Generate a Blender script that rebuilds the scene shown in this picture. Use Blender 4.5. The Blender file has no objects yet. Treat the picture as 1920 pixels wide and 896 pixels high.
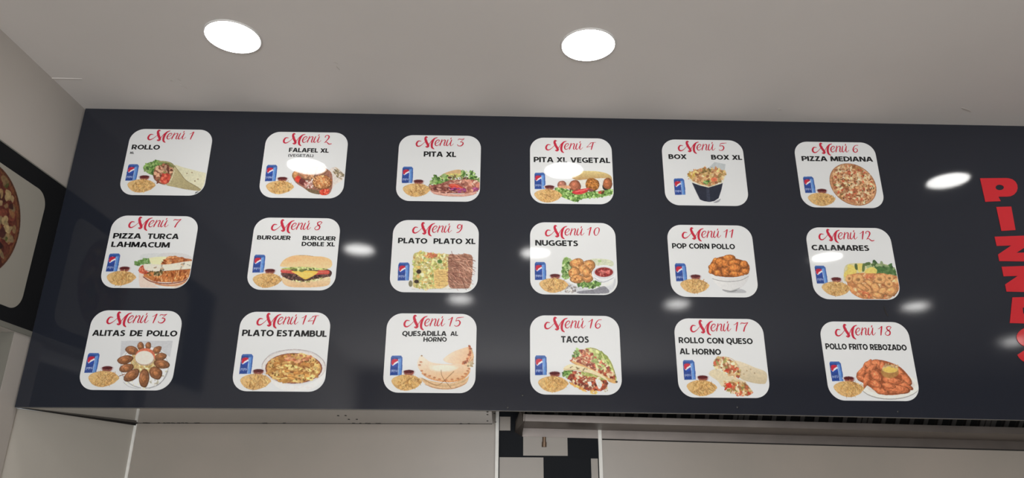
import bpy, bmesh, math, random
import numpy as np
from mathutils import Vector, Matrix

# ------------------------------------------------------------------ camera, world, light, exposure
scene = bpy.context.scene
COL = scene.collection
EYE = np.array([0.0, 0.0, 1.6])
F_PX, PITCH, ROLL, YAW = 1350.0, 0.349163752, 0.00610566, 0.01488145
FW = np.array([math.sin(YAW) * math.cos(PITCH), math.cos(YAW) * math.cos(PITCH), math.sin(PITCH)])
_rt = np.array([math.cos(YAW), -math.sin(YAW), 0.0]); _up = np.cross(_rt, FW)
RT = math.cos(ROLL) * _rt + math.sin(ROLL) * _up
UP = -math.sin(ROLL) * _rt + math.cos(ROLL) * _up
cam_data = bpy.data.cameras.new('camera'); cam = bpy.data.objects.new('camera', cam_data); COL.objects.link(cam)
cam_data.sensor_fit = 'HORIZONTAL'; cam_data.sensor_width = 36.0; cam_data.lens = F_PX / 1920 * 36
cam_data.clip_start = 0.02
m = Matrix.Identity(4)
for r in range(3):
    m[r][0], m[r][1], m[r][2], m[r][3] = RT[r], UP[r], -FW[r], EYE[r]
cam.matrix_world = m
scene.camera = cam

scene.view_settings.view_transform = 'Standard'
scene.view_settings.look = 'None'
scene.view_settings.exposure = 0.2
scene.view_settings.gamma = 1.0
scene.view_settings.use_curve_mapping = False

LAMP_STRENGTH = 20.0
FILL_ENERGY = 150.0
world = bpy.data.worlds.new('world'); scene.world = world; world.use_nodes = True
world.node_tree.nodes['Background'].inputs[0].default_value = (0.75, 0.82, 0.9, 1)
world.node_tree.nodes['Background'].inputs[1].default_value = 0.3

# added fill light behind the viewer, evening out the downlights; no window there
ld = bpy.data.lights.new('rear_fill_light', 'AREA'); ld.shape = 'RECTANGLE'; ld.size = 3.0; ld.size_y = 2.1
ld.energy = FILL_ENERGY; ld.color = (0.93, 0.97, 1.0)
lo = bpy.data.objects.new('rear_fill_light', ld); COL.objects.link(lo)
lo.location = (0.1, -3.40, 1.35); lo.rotation_euler = (math.radians(90), 0, 0)

# ------------------------------------------------------------------ measuring helpers
def ray(px):
    px = np.asarray(px, float)
    return FW + ((px[..., 0:1] - 960) / F_PX) * RT - ((px[..., 1:2] - 448) / F_PX) * UP
def on_y(px, y):
    r = ray(px); return EYE + r * ((y - EYE[1]) / r[..., 1:2])
def on_x(px, x):
    r = ray(px); return EYE + r * ((x - EYE[0]) / r[..., 0:1])

BOARD_Y = 2.43            # front face of the menu board
X_LEFT = -1.5886          # left edge of the board = face of the side board
WALL_X = -1.5942
CEIL0, CEIL_SLOPE = 2.9846, -0.00586
def ceil_z(x): return CEIL0 + CEIL_SLOPE * x
SOFFIT_Z = 1.881
FLOOR_Z = 0.0

# ------------------------------------------------------------------ object helpers
def tag(o, label=None, cat=None, group=None, kind=None):
    if label: o['label'] = label
    if cat: o['category'] = cat
    if group: o['group'] = group
    if kind: o['kind'] = kind
    return o
def empty(name, loc, label, cat, group=None, rot=(0, 0, 0)):
    o = bpy.data.objects.new(name, None); COL.objects.link(o)
    o.location = loc; o.rotation_euler = rot; o.empty_display_size = 0.05
    return tag(o, label, cat, group)
def link_mesh(name, me, mats, parent=None):
    o = bpy.data.objects.new(name, me); COL.objects.link(o)
    for mt in (mats if isinstance(mats, (list, tuple)) else [mats]): me.materials.append(mt)
    if parent is not None: o.parent = parent
    return o
def bm_obj(name, bm, mats, parent=None, smooth=False):
    bmesh.ops.recalc_face_normals(bm, faces=bm.faces[:])
    me = bpy.data.meshes.new(name); bm.to_mesh(me); bm.free()
    if smooth:
        for p in me.polygons: p.use_smooth = True
    return link_mesh(name, me, mats, parent)
def add_box(bm, lo_, hi_, mi=0, bevel=0.0):
    vs = [bm.verts.new((x, y, z)) for z in (lo_[2], hi_[2]) for y in (lo_[1], hi_[1]) for x in (lo_[0], hi_[0])]
    fs = []
    for f in ((0, 1, 3, 2), (4, 6, 7, 5), (0, 4, 5, 1), (1, 5, 7, 3), (3, 7, 6, 2), (2, 6, 4, 0)):
        fc = bm.faces.new([vs[i] for i in f]); fc.material_index = mi; fs.append(fc)
    if bevel:
        es = list({e for f in fs for e in f.edges})
        bmesh.ops.bevel(bm, geom=es, offset=bevel, segments=2, affect='EDGES')
def add_prism(bm, pts, vec, mi=0):
    """closed polygon of 3-D points pushed along vec"""
    a = [bm.verts.new(p) for p in pts]; b = [bm.verts.new(Vector(p) + Vector(vec)) for p in pts]
    n = len(pts); fs = [bm.faces.new(a), bm.faces.new(b[::-1])]
    for i in range(n):
        fs.append(bm.faces.new([a[i], b[i], b[(i + 1) % n], a[(i + 1) % n]]))
    for f in fs: f.material_index = mi
def add_cyl(bm, c, r, h, axis='z', n=32, r2=None, mi=0):
    r2 = r if r2 is None else r2
    ra, rb = [], []
    for k in range(n):
        t = 2 * math.pi * k / n; u, v = math.cos(t), math.sin(t)
        if axis == 'z':
            ra.append((c[0] + r * u, c[1] + r * v, c[2])); rb.append((c[0] + r2 * u, c[1] + r2 * v, c[2] + h))
        else:
            ra.append((c[0] + r * u, c[1], c[2] + r * v)); rb.append((c[0] + r2 * u, c[1] + h, c[2] + r2 * v))
    a = [bm.verts.new(p) for p in ra]; b = [bm.verts.new(p) for p in rb]
    fs = [bm.faces.new(a), bm.faces.new(b)]
    for k in range(n): fs.append(bm.faces.new([a[k], a[(k + 1) % n], b[(k + 1) % n], b[k]]))
    for f in fs: f.material_index = mi

# ------------------------------------------------------------------ materials
def lin(c):
    return tuple((x / 255 / 12.92 if x / 255 <= 0.04045 else ((x / 255 + 0.055) / 1.055) ** 2.4) for x in c)
def mat(name, col, rough=0.5, metal=0.0, spec=0.5, noise=0.0, nscale=4.0, bump=0.0, bscale=200.0, col2=None):
    mt = bpy.data.materials.new(name); mt.use_nodes = True
    nt = mt.node_tree; b = nt.nodes['Principled BSDF']
    b.inputs['Base Color'].default_value = (*col, 1); b.inputs['Roughness'].default_value = rough
    b.inputs['Metallic'].default_value = metal; b.inputs['Specular IOR Level'].default_value = spec
    tc = nt.nodes.new('ShaderNodeTexCoord')
    if noise or col2:
        nz = nt.nodes.new('ShaderNodeTexNoise'); nz.inputs['Scale'].default_value = nscale; nz.inputs['Detail'].default_value = 6
        rp = nt.nodes.new('ShaderNodeValToRGB'); rp.color_ramp.elements[0].position = 0.35; rp.color_ramp.elements[1].position = 0.68
        c2 = col2 or tuple(x * (1 - noise) for x in col)
        rp.color_ramp.elements[0].color = (*c2, 1); rp.color_ramp.elements[1].color = (*col, 1)
        nt.links.new(tc.outputs['Object'], nz.inputs['Vector']); nt.links.new(nz.outputs['Fac'], rp.inputs['Fac'])
        nt.links.new(rp.outputs['Color'], b.inputs['Base Color'])
    if bump:
        n2 = nt.nodes.new('ShaderNodeTexNoise'); n2.inputs['Scale'].default_value = bscale; n2.inputs['Detail'].default_value = 2
        bp = nt.nodes.new('ShaderNodeBump'); bp.inputs['Strength'].default_value = bump; bp.inputs['Distance'].default_value = 0.001
        nt.links.new(tc.outputs['Object'], n2.inputs['Vector']); nt.links.new(n2.outputs['Fac'], bp.inputs['Height'])
        nt.links.new(bp.outputs['Normal'], b.inputs['Normal'])
    return mt
def print_mat(name, rough=0.05):
    mt = bpy.data.materials.new(name); mt.use_nodes = True
    nt = mt.node_tree; b = nt.nodes['Principled BSDF']
    a = nt.nodes.new('ShaderNodeVertexColor'); a.layer_name = 'Print'
    nt.links.new(a.outputs['Color'], b.inputs['Base Color']); b.inputs['Roughness'].default_value = rough
    return mt
WHITE_ALB = 0.80
WHITE_SRGB = 205
def alb(c):   # printed colour, as seen beside the sticker's white
    k = WHITE_ALB / lin((WHITE_SRGB,) * 3)[0]
    return tuple(min(0.86, x * k) for x in lin(c))

M_CEIL = mat('painted_plaster', (0.76, 0.715, 0.68), 0.75, noise=0.05, nscale=1.6)
M_BOARD = mat('black_gloss_board', (0.0175, 0.0200, 0.0285), 0.06, bump=0.03, bscale=300)
M_BOARD2 = mat('black_satin_board', (0.014, 0.0145, 0.016), 0.6, spec=0.05)
M_EDGE = mat('board_edge', (0.16, 0.15, 0.14), 0.5)
M_WHITE = mat('white_vinyl', (WHITE_ALB, WHITE_ALB, WHITE_ALB * 0.985), 0.045)
M_PRINT = print_mat('printed_vinyl', 0.045)
M_PRINT2 = print_mat('matt_printed_vinyl', 0.6); M_PRINT2.node_tree.nodes['Principled BSDF'].inputs['Specular IOR Level'].default_value = 0.2
M_RED = mat('crimson_print', alb((178, 36, 58)), 0.06)
M_BLACK = mat('black_print', (0.014, 0.014, 0.015), 0.06)
M_GREYTXT = mat('grey_print', (0.06, 0.06, 0.065), 0.06)
M_REDVINYL = mat('red_vinyl', (0.55, 0.022, 0.03), 0.08)
M_TILE = mat('cream_wall_tile', (0.365, 0.315, 0.27), 0.32, spec=.35, nscale=2.2, col2=(0.32, 0.285, 0.245))
M_TILEW = mat('cream_mosaic_tile', (0.32, 0.28, 0.24), 0.35, spec=.3)
M_TILEB = mat('black_mosaic_tile', (0.006, 0.007, 0.0095), 0.55, spec=0.1)
M_GROUT = mat('white_corner_trim', (0.86, 0.83, 0.77), 0.45, noise=0.12, nscale=30)
M_SOFFIT = mat('gloss_white_soffit', (0.34, 0.325, 0.30), 0.03)
M_STEEL = mat('brushed_stainless_steel', (0.185, 0.158, 0.142), 0.45, metal=0.7, noise=0.2, nscale=7)
M_STEELD = mat('dark_filter_cavity', (0.02, 0.019, 0.018), 0.5)
M_DARK = mat('dark_gap', (0.012, 0.010, 0.009), 0.8)
M_BRASS = mat('brown_brass', (0.20, 0.13, 0.085), 0.4, metal=0.6)
M_RING = mat('white_lamp_ring', (0.72, 0.70, 0.67), 0.5)
M_WALL = mat('painted_wall', (0.545, 0.50, 0.455), 0.7, noise=0.06, nscale=1.3)
M_FLOOR = mat('floor_tile', (0.46, 0.43, 0.40), 0.4, noise=0.15, nscale=3)
M_FRAME = mat('white_window_frame', (0.78, 0.77, 0.74), 0.35)
M_GLASS = mat('window_pane', (0.16, 0.16, 0.15), 0.08)
M_SCREW = mat('screw_steel', (0.05, 0.05, 0.05), 0.35, metal=0.8)
M_LAMP = bpy.data.materials.new('lit_diffuser'); M_LAMP.use_nodes = True
_nt = M_LAMP.node_tree; _nt.nodes.remove(_nt.nodes['Principled BSDF'])
_e = _nt.nodes.new('ShaderNodeEmission'); _e.inputs[0].default_value = (1.0, 0.985, 0.96, 1); _e.inputs[1].default_value = LAMP_STRENGTH
_nt.links.new(_e.outputs[0], _nt.nodes['Material Output'].inputs[0])

# ------------------------------------------------------------------ the room
RX0, RX1, RY0 = WALL_X, 6.2, -3.55
def struct(name, bm, mats):
    o = bm_obj(name, bm, mats); o['kind'] = 'structure'; return o

bm = bmesh.new()
xs = [RX0 - 0.35, RX1]
add_prism(bm, [(xs[0], RY0, ceil_z(xs[0])), (xs[1], RY0, ceil_z(xs[1])), (xs[1], RY0, ceil_z(xs[1]) + 0.1), (xs[0], RY0, ceil_z(xs[0]) + 0.1)], (0, 3.2 - RY0, 0))
# plasterboard joint and small scuffs on the ceiling near the board
add_box(bm, (-1.612, 2.2205, ceil_z(-1.5) - 0.0012), (-1.49, 2.2245, ceil_z(-1.5) + 0.003))
def scuff(px, l, w, a):
    r = ray(np.array(px, float)); t = (CEIL0 - EYE[2]) / (r[2] - CEIL_SLOPE * r[0]); p = EYE + r * t
    q = [(-l, 0), (-l * .4, w), (l * .3, w * .6), (l, w * .2), (l * .4, -w), (-l * .5, -w * .7)]; ca, sa = math.cos(a), math.sin(a)
    add_prism(bm, [(p[0] + u * ca - v * sa, p[1] + u * sa + v * ca, p[2] - .0008) for u, v in q], (0, 0, .003), 1)
for q in (((322, 151), .006, .003, .5), ((336, 149), .010, .0015, 1.2), ((346, 163), .018, .0012, 1.0), ((634, 128), .014, .0018, 1.3), ((630, 118), .009, .0012, .8), ((1812, 206), .035, .005, .5), ((1462, 205), .008, .004, 0), ((22, 143.5), .012, .0012, -.1), ((1236, 172), .010, .0008, .1)):
    scuff(*q)
struct('ceiling', bm, [M_CEIL, mat('ceiling_scuff', (0.58, 0.53, 0.49), .8)])
bm = bmesh.new(); add_box(bm, (RX0 - 0.35, RY0, -0.1), (RX1, 3.2, 0)); struct('floor', bm, M_FLOOR)

# left wall, with the window reveal low at the picture's left edge
OY0, OY1, OZ0, OZ1 = 1.55, 2.350, 0.95, 2.112
bm = bmesh.new()
T = 0.25
add_box(bm, (WALL_X - T, RY0, 0), (WALL_X, OY0, 3.02))
add_box(bm, (WALL_X - T, OY1, 0), (WALL_X, BOARD_Y + 0.020, 3.02))
add_box(bm, (WALL_X - T, OY0, 0), (WALL_X, OY1, OZ0))
add_box(bm, (WALL_X - T, OY0, OZ1), (WALL_X, OY1, 3.02))
struct('wall_left', bm, M_WALL)
bm = bmesh.new()
for y0, y1, z0, z1 in ((OY1 - 0.075, OY1 - 0.028, OZ0, OZ1), (OY0, OY0 + 0.05, OZ0, OZ1), (OY0 + .05, OY1 - .075, OZ0, OZ0 + .05), (OY0 + .05, OY1 - .075, OZ1 - .05, OZ1)):
    add_box(bm, (WALL_X - 0.10, y0, z0), (WALL_X - 0.05, y1, z1), 0, 0.004)
for y0, y1 in ((OY1 - 0.028, OY1 - 0.020), ):
    add_box(bm, (WALL_X - 0.10, y0, OZ0), (WALL_X - 0.055, y1, OZ1), 1)
add_box(bm, (WALL_X - 0.10, OY1 - 0.020, OZ0), (WALL_X - 0.052, OY1 - 0.002, OZ1), 0)
add_box(bm, (WALL_X - 0.085, OY0 + .05, OZ0 + .05), (WALL_X - 0.075, OY1 - .075, OZ1 - .05), 2)
add_box(bm, (WALL_X - .245, OY1 - .0015, OZ0), (WALL_X - .0005, OY1 - .0002, OZ1), 3)  # thin dark sheet over the reveal face, its shade put into the colour
struct('window_1', bm, [M_FRAME, M_DARK, M_GLASS, mat('olive_reveal_shade', (.16, .15, .125), .5)])

# back wall behind the board (the line runs a touch askew), corner panel, right and rear walls
BX0, BY0 = -1.436, 2.944
BX1, BY1 = -0.015, 2.868
bm = bmesh.new()
add_prism(bm, [(BX0, BY0, 0), (BX1, BY1, 0), (RX1, BY1, 0), (RX1, BY1 + 0.15, 0), (BX0, BY0 + 0.15, 0)], (0, 0, 3.0))
struct('wall_back', bm, M_TILE)
bm = bmesh.new()
add_prism(bm, [(X_LEFT - 0.012, BOARD_Y + 0.021, 0), (BX0, BY0, 0), (BX0 - 0.05, BY0 + 0.1, 0), (X_LEFT - 0.2, BOARD_Y + 0.1, 0), (X_LEFT - 0.2, BOARD_Y + 0.023, 0)], (0, 0, SOFFIT_Z - 0.0015))
struct('wall_corner', bm, mat('cream_gloss_panel', (0.56, 0.52, 0.46), 0.22, noise=0.06, nscale=1.2))
bm = bmesh.new(); add_box(bm, (RX1, RY0, 0), (RX1 + 0.15, 3.2, 3.02)); struct('wall_right', bm, M_WALL)
bm = bmesh.new()
add_box(bm, (RX0 - .35, RY0 - 0.15, 0), (RX1, RY0, 3.02)); struct('wall_front', bm, M_WALL)

# bulkhead core behind the board and its glossy soffit
bm = bmesh.new()
add_prism(bm, [(X_LEFT - 0.003, BOARD_Y + 0.0225, SOFFIT_Z + .012), (-0.03, BOARD_Y + 0.0225, SOFFIT_Z + .012), (-0.03, 2.864, SOFFIT_Z + .012), (BX0 - .03, 2.935, SOFFIT_Z + .012)], (0, 0, 1.07))
struct('wall_bulkhead', bm, M_WALL)
bm = bmesh.new()
add_prism(bm, [(X_LEFT, BOARD_Y + 0.0215, SOFFIT_Z), (-0.028, BOARD_Y + 0.0215, SOFFIT_Z), (-0.028, BY1 - 0.001, SOFFIT_Z), (BX0, BY0 - 0.001, SOFFIT_Z)], (0, 0, 0.011))
struct('ceiling_soffit', bm, M_SOFFIT)

# dark silicone line where soffit meets the tiles: fine along the back, gaping on the corner panel; plus mould dots
rnd = random.Random(3)
bm = bmesh.new()
def wall_pt(x): return BY0 + (BY1 - BY0) * (x - BX0) / (BX1 - BX0)
add_prism(bm, [(BX0, BY0 - .003, SOFFIT_Z - .0012), (-0.03, BY1 - .002, SOFFIT_Z - .0012), (-0.03, BY1 - .002, SOFFIT_Z + .001), (BX0, BY0 - .003, SOFFIT_Z + .001)], (0, .004, 0))
for px in (262, 266, 270, 291, 301, 309, 318, 329, 337, 345, 362, 367, 492, 497, 533, 664, 677, 688, 693, 707, 712, 865, 880):
    x = on_y([px, 794], 2.9)[0]; wd = rnd.uniform(.002, .006)
    y = wall_pt(x) - rnd.uniform(.004, .009)
    add_box(bm, (x - wd, y - .006, SOFFIT_Z - .0018), (x + wd, y + .002, SOFFIT_Z + .0005))
for px, py in ((634, 779), (648, 779), (654, 786), (669, 786), (914, 772), (914, 777), (914, 789), (927, 775), (929, 791)):
    r = ray([px, py]); t = (SOFFIT_Z - EYE[2]) / r[2]; p = EYE + r * t
    add_box(bm, (p[0] - .003, p[1] - .006, SOFFIT_Z - .0012), (p[0] + .003, p[1] + .006, SOFFIT_Z + .0005))
c0 = Vector((X_LEFT + .004, BOARD_Y + .03, SOFFIT_Z)); c1 = Vector((BX0 + .002, BY0 - .004, SOFFIT_Z))
d = (c1 - c0); nrm = Vector((d.y, -d.x, 0)).normalized() * .004
a = [c0 + nrm, c1 + nrm, c1 + nrm - Vector((0, 0, .0095)), c0 + nrm - Vector((0, 0, .0015))]
add_prism(bm, a, -nrm)
struct('trim_1', bm, M_DARK)

# white corner profiles in the tiling
def strip(name, xa, xb, z0, z1, y, depth=.008):
    bm = bmesh.new(); add_box(bm, (xa, y - depth, z0), (xb, y + .002, z1), 0, .0015); return struct(name, bm, M_GROUT)
strip('trim_2', BX0 - .006, BX0 + .008, 0, SOFFIT_Z - .003, BY0)
p0 = on_y([[929.5, 790], [935.5, 790]], BY1)[:, 0]
strip('trim_3', p0[0], p0[1], 0, 2.0, BY1, .03)
p1 = on_y([[1122, 850], [1128.5, 850]], BY1)[:, 0]
strip('trim_4', p1[0], p1[1], 0, 1.9, BY1, .012)

# black and cream mosaic band between the two profiles
bm = bmesh.new()
def tile(x0, x1, y0, y1, mi):
    P = on_y([[x0, y0], [x1, y1]], BY1 - .004)
    add_box(bm, (P[0][0], BY1 - .004, P[1][2]), (P[1][0], BY1 + .001, P[0][2]), mi)
PA = on_y([[935.5, 760], [1122, 990]], BY1 - .002)
add_box(bm, (p0[1], BY1 - .0025, PA[1][2]), (p1[0], BY1 + .001, PA[0][2]), 1)
for t4 in ((937, 957, 781, 807), (981, 1064.5, 812, 854.5), (936.5, 1019.5, 857, 925), (1108, 1123, 859.5, 925), (1021, 1107, 928, 990)):
    tile(*t4, 0)
for t4 in ((936.5, 979.5, 809, 855.5), (1066, 1123, 815, 858), (1021, 1106.5, 858.5, 926), (936.5, 1019.5, 928, 990)):
    tile(*t4, 1)
struct('wall_mosaic', bm, [M_TILEW, M_TILEB])

# ------------------------------------------------------------------ recessed lamps
def ceiling_point(px):
    r = ray(px); t = (CEIL0 - EYE[2]) / (r[2] - CEIL_SLOPE * r[0]); return EYE + r * t
LAMPS = [(-0.867, 1.957, 'glowing round downlight above the MENU 2 column, upper left of the picture'),
         (0.271, 1.962, 'glowing round downlight above the MENU 4 column, right of the other lit ceiling disc'),
         (2.01, 1.93, 'round downlight mirrored as a bright ellipse beside the red P'),
         (-0.84, 0.84, 'round downlight mirrored as a soft spot right of the burger sticker'),
         (0.20, 0.83, 'round downlight mirrored at the left edge of the nuggets sticker'),
         (1.93, 0.84, 'round downlight mirrored in the calamari sticker'),
         (-0.30, -0.24, 'round downlight mirrored below the rice plate sticker'),
         (1.30, -0.28, 'round downlight mirrored below the popcorn chicken sticker'),
         (3.05, -0.24, 'round downlight mirrored below the calamari sticker'),
         (4.55, -1.38, 'round downlight mirrored over the red S')]
def ring_mesh():
    bm = bmesh.new(); n = 64
    prof = [(.0845, -.0035), (.0885, -.0035), (.0905, 0.0), (.0845, 0.0)]
    rows = [[bm.verts.new((r * math.cos(2 * math.pi * k / n), r * math.sin(2 * math.pi * k / n), z)) for k in range(n)] for r, z in prof]
    for i in range(4):
        for k in range(n):
            bm.faces.new([rows[i][k], rows[i][(k + 1) % n], rows[(i + 1) % 4][(k + 1) % n], rows[(i + 1) % 4][k]])
    return bm
def lamp_parts(t):
    a = bm_obj('trim_ring', ring_mesh(), M_RING, t, True)
    bm = bmesh.new(); add_cyl(bm, (0, 0, -.003), .0845, .0028, n=64)
    b = bm_obj('diffuser', bm, M_LAMP, t)
first = None
for x, y, lab in LAMPS:
    t = empty('recessed_downlight', (x, y, ceil_z(x) - .0003), lab, 'ceiling light', 'round downlights in the ceiling', (0, -math.atan(CEIL_SLOPE), 0))
    if first is None:
        first = t; lamp_parts(t)
    else:
        for ch in list(first.children):
            c = ch.copy(); COL.objects.link(c); c.parent = t

# ------------------------------------------------------------------ black menu board
board = empty('menu_board', (0, BOARD_Y, 1.9), 'long glossy black menu board mounted under the ceiling, covered in white stickers', 'menu board')
bm = bmesh.new()
top = [(-1.5886, ceil_z(-1.5886) + .0), (3.14, ceil_z(3.14))]
bot = [(-1.5886, 1.8800), (-1.0, 1.8822), (-0.101, 1.8822), (0.818, 1.876), (1.745, 1.864), (3.14, 1.845)]
pts = [(x, 0, z - 1.9) for x, z in bot] + [(x, 0, z - 1.9 - .0005) for x, z in reversed(top)]
add_prism(bm, pts, (0, .020, 0))
bm_obj('panel', bm, M_BOARD, board)
bm = bmesh.new()
epts = [(x, .0015, z - 1.9 - .0009) for x, z in bot] + [(x, .0015, z - 1.9 + .0002) for x, z in reversed(bot)]
add_prism(bm, epts, (0, .018, 0))
bm_obj('edge_strip', bm, M_EDGE, board)
for px, py in ((980, 741), (952, 764), (1383, 763.5), (1684, 771.5)):
    p = on_y([px, py], BOARD_Y)
    bm = bmesh.new(); add_cyl(bm, (p[0], -.0006, p[2] - 1.9), .0032, .001, 'y', 16, .0042)
    bm_obj('screw', bm, M_SCREW, board, True)
bm = bmesh.new()   # short tear in the film by the bottom right
tp = on_y([[1656.5, 574], [1658.5, 574], [1661, 583], [1665.5, 592], [1663.5, 593], [1658.5, 584]], BOARD_Y)
add_prism(bm, [(p[0], -.0005, p[2] - 1.9) for p in tp], (0, .001, 0))
bm_obj('film_tear', bm, M_DARK, board)

# ------------------------------------------------------------------ picture printing: everything on a sticker is drawn in the sticker's own metres
rs = np.random.RandomState(11)
def vnoise(h, w, cell):
    gh, gw = int(h / cell) + 3, int(w / cell) + 3
    g = rs.rand(gh, gw); y = np.arange(h) / cell; x = np.arange(w) / cell
    yi, xi = y.astype(int), x.astype(int); fy, fx = y - yi, x - xi
    fy = fy * fy * (3 - 2 * fy); fx = fx * fx * (3 - 2 * fx)
    a = g[yi][:, xi]; b = g[yi][:, xi + 1]; c = g[yi + 1][:, xi]; d_ = g[yi + 1][:, xi + 1]
    fx = fx[None, :]; fy = fy[:, None]
    return (a * (1 - fx) + b * fx) * (1 - fy) + (c * (1 - fx) + d_ * fx) * fy
def crom(pts, n=6, closed=True):
    P = np.asarray(pts, float); N = len(P); out = []
    rng = range(N) if closed else range(N - 1)
    for i in rng:
        if closed: p0_, p1_, p2_, p3_ = P[(i - 1) % N], P[i], P[(i + 1) % N], P[(i + 2) % N]
        else: p0_, p1_, p2_, p3_ = P[max(i - 1, 0)], P[i], P[i + 1], P[min(i + 2, N - 1)]
        for k in range(n):
            t = k / n
            out.append(0.5 * ((2 * p1_) + (-p0_ + p2_) * t + (2 * p0_ - 5 * p1_ + 4 * p2_ - p3_) * t * t + (-p0_ + 3 * p1_ - 3 * p2_ + p3_) * t ** 3))
    if not closed: out.append(P[-1])
    return np.array(out)

class Canvas:
    """a raster in local metres: x right, z up; colours in print sRGB"""
    def __init__(s, w, h, res, to_local):
        s.w, s.h, s.res = w, h, res
        s.nx, s.ny = int(round(w / res)), int(round(h / res))
        s.rgb = np.full((s.ny, s.nx, 3), float(WHITE_SRGB)); s.lab = np.zeros((s.ny, s.nx), int); s.cur = 1
        s.T = to_local; s.n1 = vnoise(s.ny, s.nx, 3.0); s.n2 = vnoise(s.ny, s.nx, 7.0); s.n3 = vnoise(s.ny, s.nx, 1.5)
        s.r = random.Random(5)
    def pix(s, pts):
        L = s.T(np.asarray(pts, float)); return np.stack([(L[:, 0] + s.w / 2) / s.res, (s.h / 2 - L[:, 1]) / s.res], -1)
    def mask(s, Q):
        x0, y0 = np.floor(Q.min(0)).astype(int); x1, y1 = np.ceil(Q.max(0)).astype(int) + 1
        x0, y0 = max(x0, 0), max(y0, 0); x1, y1 = min(x1, s.nx), min(y1, s.ny)
        if x1 <= x0 or y1 <= y0: return None
        X, Y = np.meshgrid(np.arange(x0, x1) + .5, np.arange(y0, y1) + .5)
        ins = np.zeros(X.shape, bool)
        A = Q; B = np.roll(Q, -1, 0)
        for (ax, ay), (bx, by) in zip(A, B):
            if ay == by: continue
            c = ((ay > Y) != (by > Y)) & (X < (bx - ax) * (Y - ay) / (by - ay) + ax)
            ins ^= c
        return x0, y0, x1, y1, ins, X, Y
    def fill(s, pts, col, noise=.12, alpha=1.0, smooth=True, col2=None, ang=90, fine=.06, soft=False, raw=False):
        Q = pts if raw else s.pix(crom(pts) if smooth else pts)
        mk = s.mask(Q)
        if mk is None: return
        x0, y0, x1, y1, ins, X, Y = mk
        c = np.ones(ins.shape + (3,)) * np.array(col, float)
        if col2 is not None:
            a = math.radians(ang); t = X * math.cos(a) + Y * math.sin(a); t = (t - t.min()) / max(1e-6, t.max() - t.min())
            c = c * (1 - t[..., None]) + np.array(col2, float) * t[..., None]
        if min(col) > 145: fine *= .25
        v = 1 + noise * 2 * (s.n2[y0:y1, x0:x1] - .5) + fine * 2 * (s.n3[y0:y1, x0:x1] - .5)
        c = c * v[..., None]
        al = ins.astype(float) * alpha
        if soft:
            cx, cy = Q.mean(0); rx = max(1, np.ptp(Q[:, 0]) / 2); ry = max(1, np.ptp(Q[:, 1]) / 2)
            rr = np.sqrt(((X - cx) / rx) ** 2 + ((Y - cy) / ry) ** 2); al = al * np.clip((1 - rr) * 2.5, 0, 1)
        al3 = al[..., None]
        s.rgb[y0:y1, x0:x1] = s.rgb[y0:y1, x0:x1] * (1 - al3) + np.clip(c, 0, 255) * al3
        l = s.lab[y0:y1, x0:x1]; l[al > .12] = s.cur
    def ell(s, cx, cy, rx, ry, col, ang=0, **k):
        t = np.linspace(0, 2 * np.pi, 28, endpoint=False); a = math.radians(ang)
        x, y = rx * np.cos(t), ry * np.sin(t)
        s.fill(np.stack([cx + x * math.cos(a) - y * math.sin(a), cy + x * math.sin(a) + y * math.cos(a)], -1), col, smooth=False, **k)
    def blob(s, cx, cy, rx, ry, col, ang=0, rough=.15, **k):
        """lumpy piece of food: printed with a light side and a dark rim"""
        n = 11; a = math.radians(ang); P = []
        for i in range(n):
            t = 2 * math.pi * i / n; q = 1 + s.r.uniform(-rough, rough)
            x, y = rx * q * math.cos(t), ry * q * math.sin(t)
            P.append((cx + x * math.cos(a) - y * math.sin(a), cy + x * math.sin(a) + y * math.cos(a)))
        P = np.array(P); c = np.array(col, float)
        s.fill(P, c * .62, **k)
        s.fill((P - [cx, cy]) * .9 + [cx - rx * .05, cy - ry * .07], c * .88, **k)
        s.fill((P - [cx, cy]) * .62 + [cx - rx * .12, cy - ry * .18], np.minimum(c * 1.08, 240), **k)
        k['alpha'] = .7 * k.get('alpha', 1.0)
        s.fill((P - [cx, cy]) * .25 + [cx - rx * .25, cy - ry * .38], np.minimum(c * 1.25 + 8, 245), **k)
    def line(s, pts, wd, col, smooth=True, **k):
        C = crom(pts, 5, False) if smooth and len(pts) > 2 else np.asarray(pts, float)
        Q = s.pix(C); d_ = np.gradient(Q, axis=0); n = np.stack([-d_[:, 1], d_[:, 0]], -1); n /= np.maximum(1e-6, np.linalg.norm(n, axis=1))[:, None]
        hw = wd * .17 / 1178 / s.res / 2 * 1.7
        hw = max(hw, .55)
        s.fill(np.vstack([Q + n * hw, (Q - n * hw)[::-1]]), col, raw=True, **k)
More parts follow.
